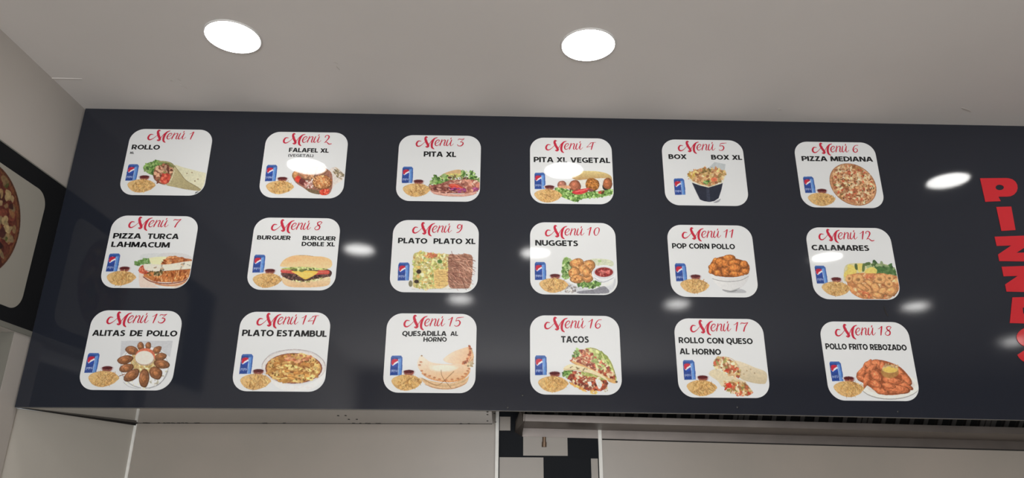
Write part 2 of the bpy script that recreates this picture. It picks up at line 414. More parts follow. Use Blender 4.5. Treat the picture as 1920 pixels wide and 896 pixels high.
    def scatter(s, poly, n, size, cols, elong=1.6, angs=(0, 180), line=False, alpha=.95, jit=.15):
        P = crom(poly); mn, mx = P.min(0), P.max(0); done = 0; tries = 0
        while done < n and tries < n * 12:
            tries += 1
            x = s.r.uniform(mn[0], mx[0]); y = s.r.uniform(mn[1], mx[1])
            ins = False; j = len(P) - 1
            for i in range(len(P)):
                if (P[i][1] > y) != (P[j][1] > y) and x < (P[j][0] - P[i][0]) * (y - P[i][1]) / (P[j][1] - P[i][1]) + P[i][0]: ins = not ins
                j = i
            if not ins: continue
            done += 1
            c = np.array(s.r.choice(cols), float) * s.r.uniform(1 - jit, 1 + jit); a = s.r.uniform(*angs); z = s.r.uniform(*size); fr = .8 if s.cur == 2 else .55
            if line:
                dx, dy = math.cos(math.radians(a)) * z * elong, math.sin(math.radians(a)) * z * elong
                s.line([(x - dx, y - dy), (x + s.r.uniform(-z, z) * .6, y + s.r.uniform(-z, z) * .6), (x + dx, y + dy)], z * fr, c, alpha=alpha)
            else:
                k = 7; aa = math.radians(a); Q = []
                for i in range(k):
                    t = 2 * math.pi * i / k; q = s.r.uniform(.7, 1.25); u, v = z * elong * q * math.cos(t), z * q * math.sin(t)
                    Q.append((x + u * math.cos(aa) - v * math.sin(aa), y + u * math.sin(aa) + v * math.cos(aa)))
                s.fill(np.array(Q), c, alpha=alpha)
    def blur(s, it=1):
        for _ in range(it):
            p = np.pad(s.rgb, ((1, 1), (1, 1), (0, 0)), 'edge')
            s.rgb = (p[1:-1, 1:-1] * 4 + p[:-2, 1:-1] + p[2:, 1:-1] + p[1:-1, :-2] + p[1:-1, 2:]) / 8

def print_meshes(cv, names, parent, y, mats, inside=None, step=2, labels=None):
    """turn the canvas into flat printed meshes, one per label"""
    cv.blur(2)
    g_ = cv.rgb.mean(-1, keepdims=True); cv.rgb = g_ + (cv.rgb - g_) * .9
    ny, nx = cv.ny // step, cv.nx // step
    lab = cv.lab[step // 2::step, step // 2::step][:ny, :nx]
    rgb = cv.rgb
    # vertex colours at cell corners
    vy = np.clip(np.arange(ny + 1) * step, 0, cv.ny - 1); vx = np.clip(np.arange(nx + 1) * step, 0, cv.nx - 1)
    vc = rgb[vy][:, vx] / 255.0
    vl = np.where(vc <= .04045, vc / 12.92, ((vc + .055) / 1.055) ** 2.4) * (WHITE_ALB / lin((WHITE_SRGB,) * 3)[0])
    vl = np.clip(vl, 0.004, .86)
    dist = np.abs(vc - WHITE_SRGB / 255).max(-1)
    vl[dist < .004] = WHITE_ALB
    X = -cv.w / 2 + np.arange(nx + 1) * step * cv.res; Z = cv.h / 2 - np.arange(ny + 1) * step * cv.res
    XX, ZZ = np.meshgrid(X, Z)
    if inside is not None:
        ok = inside(XX, ZZ); cell_ok = ok[:-1, :-1] & ok[1:, :-1] & ok[:-1, 1:] & ok[1:, 1:]
    else: cell_ok = np.ones((ny, nx), bool)
    out = []
    for li, name in names.items():
        msk = (lab == li) & cell_ok
        if msk.sum() < 4: continue
        I, J = np.nonzero(msk)
        idx = lambda i, j: i * (nx + 1) + j
        F = np.stack([idx(I, J), idx(I + 1, J), idx(I + 1, J + 1), idx(I, J + 1)], -1)
        u, inv = np.unique(F, return_inverse=True); F = inv.reshape(F.shape)
        V = np.stack([XX.ravel()[u], np.full(len(u), y), ZZ.ravel()[u]], -1)
        me = bpy.data.meshes.new(name); me.from_pydata(V.tolist(), [], F.tolist())
        ca = me.color_attributes.new('Print', 'FLOAT_COLOR', 'POINT')
        c4 = np.ones((len(u), 4)); c4[:, :3] = vl.reshape(-1, 3)[u]; ca.data.foreach_set('color', c4.ravel())
        o = link_mesh(name, me, mats, parent); out.append(o)
    return out

# ------------------------------------------------------------------ sticker geometry
SW, SH, SR = 0.3079, 0.2700, 0.052
CENTRES = [[-1.2438, 1.1732], [-0.7365, 1.1687], [-0.2368, 1.1623], [0.2559, 1.1585], [0.7535, 1.1581], [1.2572, 1.1562], [-1.2432, 0.8224], [-0.7355, 0.8208], [-0.2374, 0.8175], [0.2551, 0.8147], [0.7505, 0.811], [1.2545, 0.8073], [-1.2439, 0.4723], [-0.7382, 0.4722], [-0.2375, 0.4717], [0.2538, 0.4695], [0.7512, 0.4636], [1.2564, 0.4576]]
VIEWS = [(220, 235), (480, 240), (735, 245), (985, 250), (1230, 255), (1480, 258), (180, 398), (450, 400), (715, 405), (980, 410), (1235, 415), (1495, 418), (140, 575), (425, 580), (705, 582), (980, 585), (1250, 590), (1525, 595)]
VS = [184 / 1178, 204 / 1179, 212 / 1158]
def local(i):
    """measured detail drawings of sticker i -> metres on the sticker (x right, z up from its centre)"""
    ox, oy = VIEWS[i]; k = VS[i // 6]; cx, cz = CENTRES[i]
    def T(p):
        p = np.asarray(p, float); P = on_y(np.stack([ox + p[..., 0] * k, oy + p[..., 1] * k], -1), BOARD_Y)
        return np.stack([P[..., 0] - cx, P[..., 2] - 1.6 - cz], -1)
    return T
T3 = local(2)                                   # the third sticker is seen square on: common artwork is drawn on it
def rounded(w, h, r, n=10):
    P = []
    for sx, sz, a0 in ((1, 1, 0), (-1, 1, 90), (-1, -1, 180), (1, -1, 270)):
        for k in range(n + 1):
            a = math.radians(a0 + 90 * k / n); P.append((sx * (w / 2 - r) + r * math.cos(a), sz * (h / 2 - r) + r * math.sin(a)))
    return P
def in_round(w, h, r, pad=.0015):
    def f(X, Z):
        ax = np.abs(X) - (w / 2 - r); az = np.abs(Z) - (h / 2 - r)
        q = np.hypot(np.maximum(ax, 0), np.maximum(az, 0)) + np.minimum(np.maximum(ax, az), 0)
        return q < r - pad
    return f
def sheet_mesh(w, h, r, th):
    bm = bmesh.new(); add_prism(bm, [(x, -th, z) for x, z in rounded(w, h, r)], (0, th, 0)); return bm

# ------------------------------------------------------------------ lettering
FT = .228   # stroke weight of the bold capitals, in cap heights
def _el(cx, cy, rx, ry, a0, a1, n=14): return [(cx + rx * math.cos(math.radians(a0 + (a1 - a0) * k / n)), cy + ry * math.sin(math.radians(a0 + (a1 - a0) * k / n))) for k in range(n + 1)]
_bowlP = [(.1, .9), (.34, .9)] + _el(.34, .655, .24, .245, 90, -90) + [(.1, .41)]
GLYPH = {' ': (.30, []), 'A': (.86, [[(.105, 0), (.395, 1)], [(.755, 0), (.465, 1)], [(.22, .30), (.64, .30)]]),
  'B': (.70, [[(.1, 0), (.1, 1)], [(.1, .9), (.34, .9)] + _el(.34, .72, .19, .18, 90, -90) + [(.1, .54)], [(.1, .54), (.36, .54)] + _el(.36, .32, .24, .22, 90, -90) + [(.1, .1)]]),
  'C': (.72, [_el(.45, .5, .35, .4, 48, 312)]), 'D': (.78, [[(.1, 0), (.1, 1)], [(.1, .9), (.28, .9)] + _el(.28, .5, .40, .4, 90, -90) + [(.1, .1)]]),
  'E': (.58, [[(.1, 0), (.1, 1)], [(.1, .9), (.57, .9)], [(.1, .51), (.53, .51)], [(.1, .1), (.57, .1)]]), 'F': (.56, [[(.1, 0), (.1, 1)], [(.1, .9), (.56, .9)], [(.1, .49), (.51, .49)]]),
  'G': (.80, [_el(.45, .5, .35, .4, 50, 300) + [(.70, .12)], [(.70, .05), (.70, .52)], [(.46, .45), (.70, .45)]]), 'H': (.76, [[(.1, 0), (.1, 1)], [(.66, 0), (.66, 1)], [(.1, .52), (.66, .52)]]),
  'I': (.20, [[(.1, 0), (.1, 1)]]), 'L': (.54, [[(.1, 0), (.1, 1)], [(.1, .1), (.54, .1)]]),
  'M': (.98, [[(.10, 0), (.14, 1)], [(.88, 0), (.84, 1)], [(.17, 1), (.49, .06)], [(.81, 1), (.49, .06)]]), 'N': (.78, [[(.1, 0), (.1, 1)], [(.68, 0), (.68, 1)], [(.12, 1), (.66, 0)]]),
  'O': (.88, [_el(.44, .5, .34, .4, 0, 360, 24)]), 'Q': (.88, [_el(.44, .5, .34, .4, 0, 360, 24), [(.46, .14), (.72, -.16)]]), 'P': (.66, [[(.1, 0), (.1, 1)], _bowlP]),
  'R': (.72, [[(.1, 0), (.1, 1)], _bowlP, [(.34, .44), (.60, 0)]]), 'S': (.62, [[(.53, .84), (.42, .895), (.30, .90), (.18, .86), (.12, .75), (.17, .63), (.31, .54), (.43, .46), (.51, .35), (.50, .21), (.40, .12), (.27, .10), (.15, .115), (.05, .16)]]),
  'T': (.68, [[(0, .9), (.68, .9)], [(.34, 0), (.34, 1)]]), 'U': (.76, [[(.1, 1), (.1, .36)] + _el(.38, .36, .28, .26, 180, 360) + [(.66, .36), (.66, 1)]]),
  'V': (.82, [[(.10, 1), (.38, 0)], [(.72, 1), (.44, 0)]]), 'X': (.78, [[(.10, 1), (.68, 0)], [(.68, 1), (.10, 0)]]), 'Z': (.64, [[(.03, .9), (.62, .9)], [(.02, .1), (.64, .1)], [(.12, .06), (.52, .94)]]),
  '(': (.26, [_el(.46, .42, .34, .64, 125, 235)]), ')': (.26, [_el(-.20, .42, .34, .64, 55, -55)])}
def text_mesh(txt, size_w, cap_h, weight=1.0):
    V, Fc, Ly, x = [], [], [], 0.0; w = FT * weight
    for ch in txt:
        adv, sts = GLYPH[ch]
        for st in sts:
            P = np.array(st, float); n = len(P); lone = n == 2; lay = sts.index(st) * 4e-5
            if lone and abs(P[0, 1] - P[1, 1]) > .5 and ch not in 'Q':       # stems and diagonals: cut level at cap height and base line
                d_ = P[1] - P[0]; hx = w / 2 * math.hypot(*d_) / abs(d_[1]); q = [P[0] + [hx, 0], P[1] + [hx, 0], P[1] - [hx, 0], P[0] - [hx, 0]]
                b = len(V); V += [(p[0] + x, p[1]) for p in q]; Fc.append((b, b + 1, b + 2, b + 3)); Ly += [lay] * 4; continue
            d_ = np.zeros_like(P); d_[1:-1] = P[2:] - P[:-2]; d_[0] = P[1] - P[0]; d_[-1] = P[-1] - P[-2]
            if n > 20 and np.allclose(P[0], P[-1]): d_[0] = d_[-1] = P[1] - P[-2]
            d_ /= np.maximum(1e-9, np.linalg.norm(d_, axis=1))[:, None]; nn = np.stack([-d_[:, 1], d_[:, 0]], -1) * w / 2
            nn[:, 1] *= .92
            b = len(V); V += [(p[0] + x, p[1]) for p in P + nn] + [(p[0] + x, p[1]) for p in P - nn]
            Fc += [(b + k, b + k + 1, b + n + k + 1, b + n + k) for k in range(n - 1)]; Ly += [lay] * (2 * n)
        x += adv + .065
    V = np.array(V); x0, x1 = V[:, 0].min(), V[:, 0].max()
    V[:, 0] = (V[:, 0] - x0) / (x1 - x0) * size_w; V[:, 1] *= cap_h
    return np.column_stack([V, Ly]), Fc
def lines_object(name, parts, parent, y, mats, th=.0004):
    V, Fc, MI = [], [], []
    for co, polys, mi in parts:
        b = len(V); V += [(float(q[0]), y - (float(q[2]) if len(q) > 2 else (b % 7) * 3e-5), float(q[1])) for q in co]; Fc += [tuple(b + i for i in p) for p in polys]; MI += [mi] * len(polys)
    me = bpy.data.meshes.new(name); me.from_pydata(V, [], Fc)
    o = link_mesh(name, me, mats, parent); me.polygons.foreach_set('material_index', MI)
    return o
# calligraphic strokes: (points, widths), drawn on the third sticker
MENU = [([(352, 130), (318, 128), (297, 155), (300, 182), (325, 190), (362, 170), (395, 140), (428, 118)], [6, 16, 24, 22, 14, 7, 5, 4]),
        ([(428, 84), (410, 80), (402, 100), (412, 135), (428, 165), (436, 188), (422, 200), (403, 194)], [10, 24, 31, 33, 33, 29, 20, 9]),
        ([(405, 194), (440, 172), (478, 122), (512, 94), (546, 85)], [4, 7, 8, 8, 8]),
        ([(540, 88), (512, 98), (490, 130), (478, 170), (482, 205), (505, 224)], [7, 18, 27, 29, 25, 10]),
        ([(520, 160), (548, 148), (570, 125), (560, 114), (538, 122), (520, 150), (522, 176), (540, 184), (562, 172), (585, 150)], [4, 5, 8, 10, 12, 16, 14, 9, 5, 4]),
        ([(602, 110), (590, 145), (576, 184)], [11, 14, 12]), ([(580, 165), (605, 130), (628, 114), (640, 122), (630, 155), (625, 178), (638, 182), (655, 165)], [4, 5, 9, 14, 15, 12, 6, 4]),
        ([(674, 112), (660, 145), (654, 172), (664, 184), (682, 170), (707, 135)], [11, 15, 15, 10, 5, 4]), ([(718, 112), (704, 150), (700, 176), (712, 184), (740, 160)], [11, 15, 12, 6, 4]),
        ([(704, 106), (713, 90)], [9, 12])]
DIG = {'1': (58, [([(2, 122), (20, 116), (46, 97)], [5, 6, 8]), ([(50, 97), (34, 140), (20, 186)], [13, 17, 11])]),
       '2': (95, [([(8, 122), (14, 104), (38, 98), (55, 115), (42, 145), (12, 178), (2, 187)], [12, 9, 11, 18, 14, 7, 5]), ([(2, 187), (28, 178), (58, 202), (90, 198)], [5, 9, 14, 8])]),
       '3': (90, [([(16, 116), (26, 103), (60, 106), (92, 98)], [5, 9, 9, 5]), ([(90, 99), (62, 122), (42, 140)], [5, 6, 6]), ([(42, 140), (70, 142), (74, 162), (52, 184), (18, 184), (8, 170)], [6, 12, 17, 13, 7, 10])]),
       '4': (100, [([(66, 104), (35, 130), (6, 156)], [7, 5, 5]), ([(6, 157), (40, 150), (74, 150)], [8, 6, 4]), ([(50, 108), (80, 102), (122, 99)], [5, 8, 4]), ([(90, 102), (74, 145), (60, 186)], [14, 16, 12])]),
       '5': (95, [([(32, 104), (60, 100), (108, 96)], [8, 10, 4]), ([(32, 104), (25, 120), (18, 136)], [6, 6, 6]), ([(18, 136), (48, 128), (66, 148), (54, 176), (24, 187), (4, 177)], [6, 10, 17, 14, 7, 8])]),
       '6': (90, [([(84, 102), (48, 106), (18, 140), (14, 172), (36, 187), (62, 170), (62, 148), (42, 142), (20, 160)], [6, 8, 14, 17, 11, 11, 9, 6, 4])]),
       '7': (95, [([(14, 116), (24, 104), (60, 107), (98, 99)], [6, 10, 10, 5]), ([(97, 100), (60, 140), (38, 187)], [7, 14, 17])]),
       '8': (90, [([(84, 106), (66, 97), (36, 108), (40, 132), (62, 150), (54, 178), (24, 187), (6, 172), (22, 150), (62, 130), (84, 108)], [9, 9, 13, 16, 17, 14, 8, 8, 6, 6, 7])]),
       '9': (90, [([(72, 122), (62, 99), (36, 104), (26, 130), (46, 142), (72, 118), (80, 100)], [6, 9, 12, 13, 7, 5, 6]), ([(80, 100), (74, 142), (48, 176), (16, 187)], [10, 15, 11, 8])]),
       '0': (90, [([(62, 99), (34, 112), (16, 148), (24, 182), (46, 182), (68, 152), (76, 116), (62, 99)], [6, 10, 17, 10, 6, 9, 13, 6])])}
def stroke_mesh(pts, ws):
    P = T3(np.array(pts)); C = crom(np.column_stack([P, np.array(ws) * (0.3079 / 975) / 2 * .86 + .00012]), 7, False)
    xy, hw = C[:, :2], np.maximum(C[:, 2], .0003)
    d_ = np.gradient(xy, axis=0); d_ /= np.maximum(1e-9, np.linalg.norm(d_, axis=1))[:, None]; n = np.stack([-d_[:, 1], d_[:, 0]], -1)
    L_, R_ = xy + n * hw[:, None], xy - n * hw[:, None]; N = len(xy)
    V = np.vstack([L_, R_, [xy[0] - d_[0] * hw[0] * .8], [xy[-1] + d_[-1] * hw[-1] * .8]])
    Fc = [(i, i + 1, N + i + 1, N + i) for i in range(N - 1)] + [(0, N, 2 * N), (N - 1, 2 * N + 1, 2 * N - 1)]
    return V, Fc
def title_parts(num, anchor):
    base = T3(np.array([405., 85.])); off = anchor - base; out = []
    for pts, ws in MENU:
        V, Fc = stroke_mesh(pts, ws); out.append((np.column_stack([V + off, np.full(len(V), len(out) % 6 * 4e-5)]), Fc, 0))
    x = 778 if len(num) == 1 else 772
    for ch in num:
        adv, sts = DIG[ch]
        for pts, ws in sts:
            V, Fc = stroke_mesh([(px + x, py + 1) for px, py in pts], ws); out.append((np.column_stack([V + off, np.full(len(V), len(out) % 6 * 4e-5)]), Fc, 0))
        x += adv + (8 if ch == '1' else 0)
    return out

# ------------------------------------------------------------------ artwork shared by the stickers
class Shift:
    """draw in the third sticker's drawing units, moved so that point a lands on point b (metres)"""
    def __init__(s, a, b, k=1.0): s.a, s.b, s.k = T3(np.array(a, float)), b, k
    def __call__(s, p): return (T3(p) - s.a) * s.k + s.b
def draw_can(cv):
    B, N, W_ = (54, 90, 158), (34, 56, 128), (205, 212, 225)
    cv.fill([(140, 437), (240, 437), (256, 455), (254, 560), (246, 632), (118, 634), (122, 540), (128, 452)], B, noise=.06, smooth=False)
    cv.fill([(128, 455), (208, 455), (205, 632), (118, 634), (122, 540)], N, noise=.05, smooth=False, alpha=.75)
    cv.fill([(212, 470), (240, 462), (236, 630), (206, 632)], (92, 138, 200), noise=.05, smooth=False, alpha=.9)
    cv.line([(214, 470), (210, 550), (207, 630)], 6, W_, alpha=.8)
    cv.line([(140, 438), (240, 438)], 8, (70, 100, 160)); cv.line([(118, 632), (246, 630)], 6, (100, 130, 180))
    cv.ell(171, 507, 38, 38, (214, 214, 222), ang=0, noise=.02)
    cv.fill([(135, 505), (140, 480), (165, 470), (200, 474), (206, 484), (190, 496), (165, 510), (150, 530), (137, 520)], (186, 34, 52), noise=.05)
    cv.fill([(150, 540), (175, 522), (207, 506), (204, 525), (190, 543), (168, 547)], (36, 70, 160), noise=.05)
    # vertical row of small letters p e p s i across the can's front
    c = (196, 206, 226); x, y = 134, 578
    def st(*p): cv.line(list(p), 5, c, smooth=False, alpha=.85)
    for ch in 'pepsi':
        if ch == 'p': st((x, y), (x, y + 26)); st((x, y), (x + 9, y), (x + 9, y + 12), (x, y + 12))
        if ch == 'e': st((x, y + 8), (x + 10, y + 8), (x + 10, y), (x, y), (x, y + 17), (x + 10, y + 17))
        if ch == 's': st((x + 10, y), (x, y), (x, y + 8), (x + 10, y + 8), (x + 10, y + 17), (x, y + 17))
        if ch == 'i': st((x + 2, y), (x + 2, y + 17)); st((x + 2, y - 7), (x + 2, y - 4))
        x += 15
FRIES = [(130, 700), (160, 665), (240, 640), (320, 640), (400, 655), (465, 705), (440, 740), (400, 770), (300, 798), (215, 785), (160, 750)]
def draw_fries(cv):
    cv.fill(FRIES, (198, 156, 98), noise=.1)
    cv.fill([(135, 700), (170, 668), (240, 650), (290, 660), (250, 720), (190, 745)], (206, 166, 106), noise=.06, fine=.03)
    cv.scatter([(200, 690), (300, 645), (400, 660), (450, 705), (390, 760), (290, 790), (220, 770)], 44, (7, 11), [(150, 102, 52), (164, 114, 60)], 2.6, (20, 160), True, .75)
    cv.scatter([(190, 700), (300, 645), (405, 660), (455, 705), (390, 760), (290, 785), (215, 765)], 40, (7, 12), [(208, 168, 98), (200, 154, 84), (216, 182, 118), (192, 144, 78)], 2.4, (15, 165), True, .8)
def draw_cup(cv):
    cv.fill([(255, 600), (385, 598), (375, 640), (345, 656), (290, 652), (262, 630)], (190, 176, 176), noise=.06)
    cv.ell(320, 604, 66, 20, (196, 190, 190), noise=.05); cv.ell(320, 608, 58, 17, (84, 30, 32), noise=.1)
    cv.fill([(268, 618), (320, 626), (372, 616), (360, 638), (320, 646), (285, 640)], (134, 72, 62), noise=.12)

# ------------------------------------------------------------------ the eighteen dishes, drawn from their own measured outlines
GREENS = [(98, 138, 62), (126, 160, 84), (74, 112, 48), (152, 178, 108), (60, 92, 42)]
MEATS = [(150, 92, 66), (176, 118, 90), (124, 70, 50), (196, 144, 112), (106, 56, 42)]
def d1(c):
    c.fill([(690, 480), (800, 508), (960, 550), (1080, 590), (1070, 700), (1050, 770), (1010, 795), (900, 740), (820, 670), (760, 590)], (196, 192, 158), noise=.04, fine=.03, col2=(206, 200, 170), ang=0)
    for x, y in ((935, 672), (970, 650), (840, 580), (900, 570)): c.ell(x, y, 9, 8, (150, 128, 94))
    c.fill([(315, 520), (345, 470), (420, 440), (480, 420), (560, 440), (640, 455), (640, 520), (500, 560), (440, 600), (380, 585), (335, 550)], (104, 136, 70))
    c.scatter([(320, 520), (350, 470), (420, 440), (480, 422), (560, 445), (520, 510), (450, 560), (380, 580), (335, 550)], 90, (6, 15), GREENS, 1.5)
    c.fill([(440, 560), (480, 500), (560, 470), (640, 475), (690, 510), (670, 590), (640, 670), (600, 710), (540, 712), (490, 690), (440, 640)], (136, 90, 66))
    c.scatter([(450, 560), (490, 500), (560, 475), (640, 480), (685, 515), (650, 600), (600, 660), (500, 690), (430, 620)], 85, (9, 19), MEATS + [(190, 150, 118), (120, 118, 70)], 2.0)
    c.fill([(515, 660), (560, 590), (630, 590), (640, 640), (610, 690), (560, 705)], (198, 70, 52)); c.scatter([(520, 650), (560, 590), (630, 590), (610, 690)], 10, (8, 16), [(214, 96, 72), (170, 50, 40)], 1.6)
    c.line([(500, 440), (580, 442), (650, 462), (700, 510)], 26, (140, 136, 88)); c.line([(600, 470), (660, 490), (690, 540), (660, 600)], 16, (112, 112, 60))
    c.fill([(690, 500), (735, 545), (780, 615), (850, 680), (960, 745), (1020, 790), (940, 785), (800, 765), (600, 722), (625, 680), (660, 600)], (180, 166, 120), noise=.06, col2=(152, 138, 98), ang=60)
    c.line([(690, 490), (760, 580), (830, 665), (960, 742), (1020, 785)], 9, (126, 114, 76)); c.line([(690, 545), (665, 620), (630, 690)], 12, (206, 196, 160))
    c.line([(540, 715), (700, 745), (860, 778), (1010, 792)], 5, (150, 138, 104))
    c.fill([(928, 832), (945, 800), (1000, 792), (1020, 795), (980, 826)], (92, 96, 96), smooth=False)
def d2(c):
    c.fill([(880, 510), (960, 470), (1030, 520), (1062, 565), (1040, 630), (960, 680), (900, 745), (860, 640)], (206, 196, 186), noise=.05)
    c.scatter([(930, 510), (970, 485), (1040, 545), (1050, 590), (1000, 620)], 26, (5, 10), [(140, 122, 92), (110, 96, 70), (170, 152, 122)], 2.4, (20, 60))
    c.fill([(435, 575), (470, 530), (560, 480), (760, 470), (890, 520), (922, 620), (905, 760), (840, 812), (760, 790), (640, 765), (570, 720), (480, 660)], (146, 96, 78))
    c.blob(485, 570, 48, 52, (176, 122, 72)); c.blob(620, 555, 112, 78, (172, 116, 82), rough=.06); c.blob(790, 510, 70, 50, (180, 120, 80))
    c.scatter([(540, 530), (640, 500), (720, 540), (700, 600), (600, 620)], 50, (4, 9), [(200, 150, 108), (140, 86, 56)], 1.4)
    c.fill([(470, 610), (510, 575), (545, 610), (535, 650), (495, 655)], (206, 58, 42)); c.fill([(540, 610), (600, 640), (610, 690), (560, 690), (520, 660)], (104, 46, 44))
    c.fill([(590, 690), (660, 640), (690, 680), (660, 730), (610, 720)], (214, 180, 168)); c.scatter([(590, 650), (690, 610), (700, 720), (620, 720)], 24, (6, 12), [(196, 140, 128), (150, 88, 80), (222, 198, 186)], 2)
    c.blob(797, 655, 120, 88, (184, 116, 66), rough=.05)
    c.scatter([(690, 650), (740, 580), (860, 575), (910, 640), (880, 720), (740, 730)], 120, (4, 9), [(208, 148, 92), (152, 88, 48), (222, 170, 116)], 1.4)
    c.fill([(600, 730), (680, 740), (770, 765), (770, 800), (690, 790), (630, 765)], (112, 92, 66)); c.fill([(765, 760), (820, 735), (880, 740), (870, 790), (820, 812), (775, 800)], (210, 66, 44))
    c.scatter([(770, 760), (820, 740), (870, 750), (860, 790), (790, 800)], 10, (6, 12), [(228, 110, 84), (180, 44, 34)], 1.6)
def d3(c):
    c.fill([(540, 590), (580, 545), (650, 505), (780, 470), (850, 485), (880, 530), (700, 560), (620, 590)], (198, 160, 112), noise=.06)
    c.fill([(650, 530), (760, 515), (850, 530), (820, 560), (700, 560)], (206, 188, 106))
    c.scatter([(450, 640), (505, 560), (530, 540), (560, 570), (650, 530), (700, 590), (640, 655), (560, 660), (470, 680)], 90, (8, 18), GREENS, 1.5)
    c.scatter([(840, 500), (880, 480), (1000, 515), (1050, 580), (1040, 620), (960, 600), (850, 575)], 80, (7, 16), GREENS + [(196, 206, 160)], 1.7)
    c.scatter([(680, 560), (840, 540), (900, 600), (720, 620)], 50, (6, 13), [(112, 120, 66), (150, 156, 90), (206, 200, 160), (96, 60, 46)], 1.8)
    c.fill([(450, 690), (470, 660), (560, 650), (700, 600), (960, 590), (1040, 620), (1030, 720), (900, 755), (700, 755), (500, 735)], (150, 92, 78))
    c.scatter([(460, 690), (480, 665), (640, 650), (700, 690), (780, 745), (640, 750), (500, 730)], 90, (7, 14), [(120, 62, 52), (164, 100, 84), (190, 136, 116), (92, 44, 40)], 2.4, (-25, 40))
    c.scatter([(700, 615), (960, 600), (1040, 640), (1020, 730), (880, 745), (860, 680)], 75, (9, 19), [(206, 140, 116), (184, 112, 90), (220, 172, 150), (150, 84, 70)], 1.7)
    c.fill([(680, 660), (740, 640), (810, 660), (870, 705), (840, 720), (740, 705)], (200, 64, 48), noise=.1); c.line([(700, 660), (760, 655), (840, 700)], 10, (226, 120, 90))
    c.scatter([(690, 690), (880, 700), (870, 745), (790, 745)], 20, (5, 9), [(140, 50, 110), (176, 84, 134), (112, 36, 84)], 3, (-20, 30)); c.scatter([(960, 700), (1025, 690), (1015, 725), (960, 735)], 9, (5, 9), [(140, 50, 110), (176, 84, 134)], 2.4)
    c.fill([(455, 715), (520, 738), (700, 760), (860, 762), (1010, 735), (985, 772), (850, 792), (640, 785), (510, 765)], (206, 152, 132), noise=.08); c.line([(500, 760), (640, 786), (850, 793), (985, 772)], 7, (166, 104, 88))
def d4(c):
    c.fill([(560, 530), (640, 462), (820, 455), (960, 478), (1035, 525), (1035, 600), (985, 545), (840, 548), (700, 568), (600, 560)], (206, 186, 122), noise=.05, col2=(160, 116, 70), ang=90)
    c.fill([(480, 590), (700, 560), (980, 545), (1020, 640), (900, 690), (600, 690), (480, 650)], (204, 200, 190), noise=.04)
    c.blob(440, 620, 55, 50, (166, 104, 84), rough=.05); c.blob(595, 642, 70, 82, (160, 90, 62), rough=.05); c.blob(802, 622, 84, 80, (168, 104, 44), rough=.07); c.blob(988, 612, 58, 72, (156, 88, 52), rough=.05)
    c.scatter([(740, 570), (860, 570), (870, 660), (740, 670)], 40, (5, 10), [(196, 130, 60), (134, 78, 30)], 1.5)
    c.fill([(925, 625), (950, 660), (1000, 680), (960, 690), (930, 665)], (40, 42, 36)); c.fill([(390, 640), (520, 630), (540, 665), (420, 665)], (206, 150, 110))
    c.fill([(355, 665), (400, 655), (560, 690), (740, 705), (900, 695), (1040, 680), (1045, 735), (900, 768), (700, 788), (615, 825), (520, 800), (400, 745)], (112, 150, 72))
    c.scatter([(355, 665), (400, 655), (560, 690), (740, 705), (900, 695), (1040, 680), (1045, 735), (900, 768), (700, 788), (615, 825), (520, 800), (400, 745)], 280, (6, 13), [(86, 128, 52), (142, 178, 96), (66, 104, 42), (168, 196, 124), (116, 154, 74)], 1.4)
    c.fill([(560, 705), (640, 680), (700, 668), (770, 662), (750, 700), (680, 732), (600, 735)], (200, 52, 54), noise=.1); c.line([(600, 705), (680, 690), (750, 672)], 9, (232, 120, 112))
    c.fill([(740, 680), (800, 670), (820, 695), (770, 702)], (124, 70, 66)); c.scatter([(880, 700), (950, 690), (940, 725), (890, 725)], 10, (6, 12), [(176, 60, 44), (90, 50, 30)], 1.5)
def d5(c):
    c.fill([(620, 395), (650, 365), (700, 315), (835, 342), (820, 450), (700, 430)], (176, 180, 180), noise=.03, smooth=False, fine=.02)
    c.fill([(375, 470), (400, 440), (480, 410), (560, 385), (640, 400), (760, 405), (830, 440), (822, 500), (760, 560), (640, 610), (540, 590), (430, 530)], (192, 146, 96))
    c.scatter([(375, 470), (420, 430), (560, 385), (760, 405), (830, 440), (820, 500), (760, 555), (640, 605), (540, 585), (430, 530)], 190, (8, 18), [(206, 160, 112), (222, 184, 136), (176, 116, 74), (150, 92, 58), (216, 176, 110), (160, 132, 76)], 1.8)
    c.scatter([(380, 470), (410, 430), (470, 430), (460, 500), (420, 510)], 22, (6, 10), [(214, 184, 66), (196, 160, 52)], 3, (50, 110), True)
    c.scatter([(570, 545), (650, 540), (650, 575), (590, 580)], 18, (6, 12), GREENS, 1.5); c.fill([(660, 515), (700, 500), (735, 525), (710, 550), (670, 548)], (210, 104, 70)); c.scatter([(550, 390), (640, 400), (640, 460), (560, 440)], 16, (6, 12), [(104, 84, 44), (140, 112, 60)], 1.8)
    c.line([(385, 490), (430, 548), (530, 590), (630, 618), (730, 588), (800, 555), (828, 480)], 18, (212, 202, 176), smooth=False)
    c.fill([(690, 800), (745, 770), (775, 755), (760, 790), (720, 805)], (140, 140, 144))
    c.fill([(430, 562), (530, 598), (630, 622), (730, 592), (802, 568), (785, 650), (752, 750), (700, 785), (640, 796), (570, 785), (525, 765)], (36, 40, 54), noise=.06, smooth=False, fine=.04)
    c.fill([(600, 620), (640, 625), (650, 790), (610, 790)], (58, 64, 80), alpha=.6, smooth=False); c.line([(432, 566), (480, 670), (528, 768)], 7, (110, 110, 116))
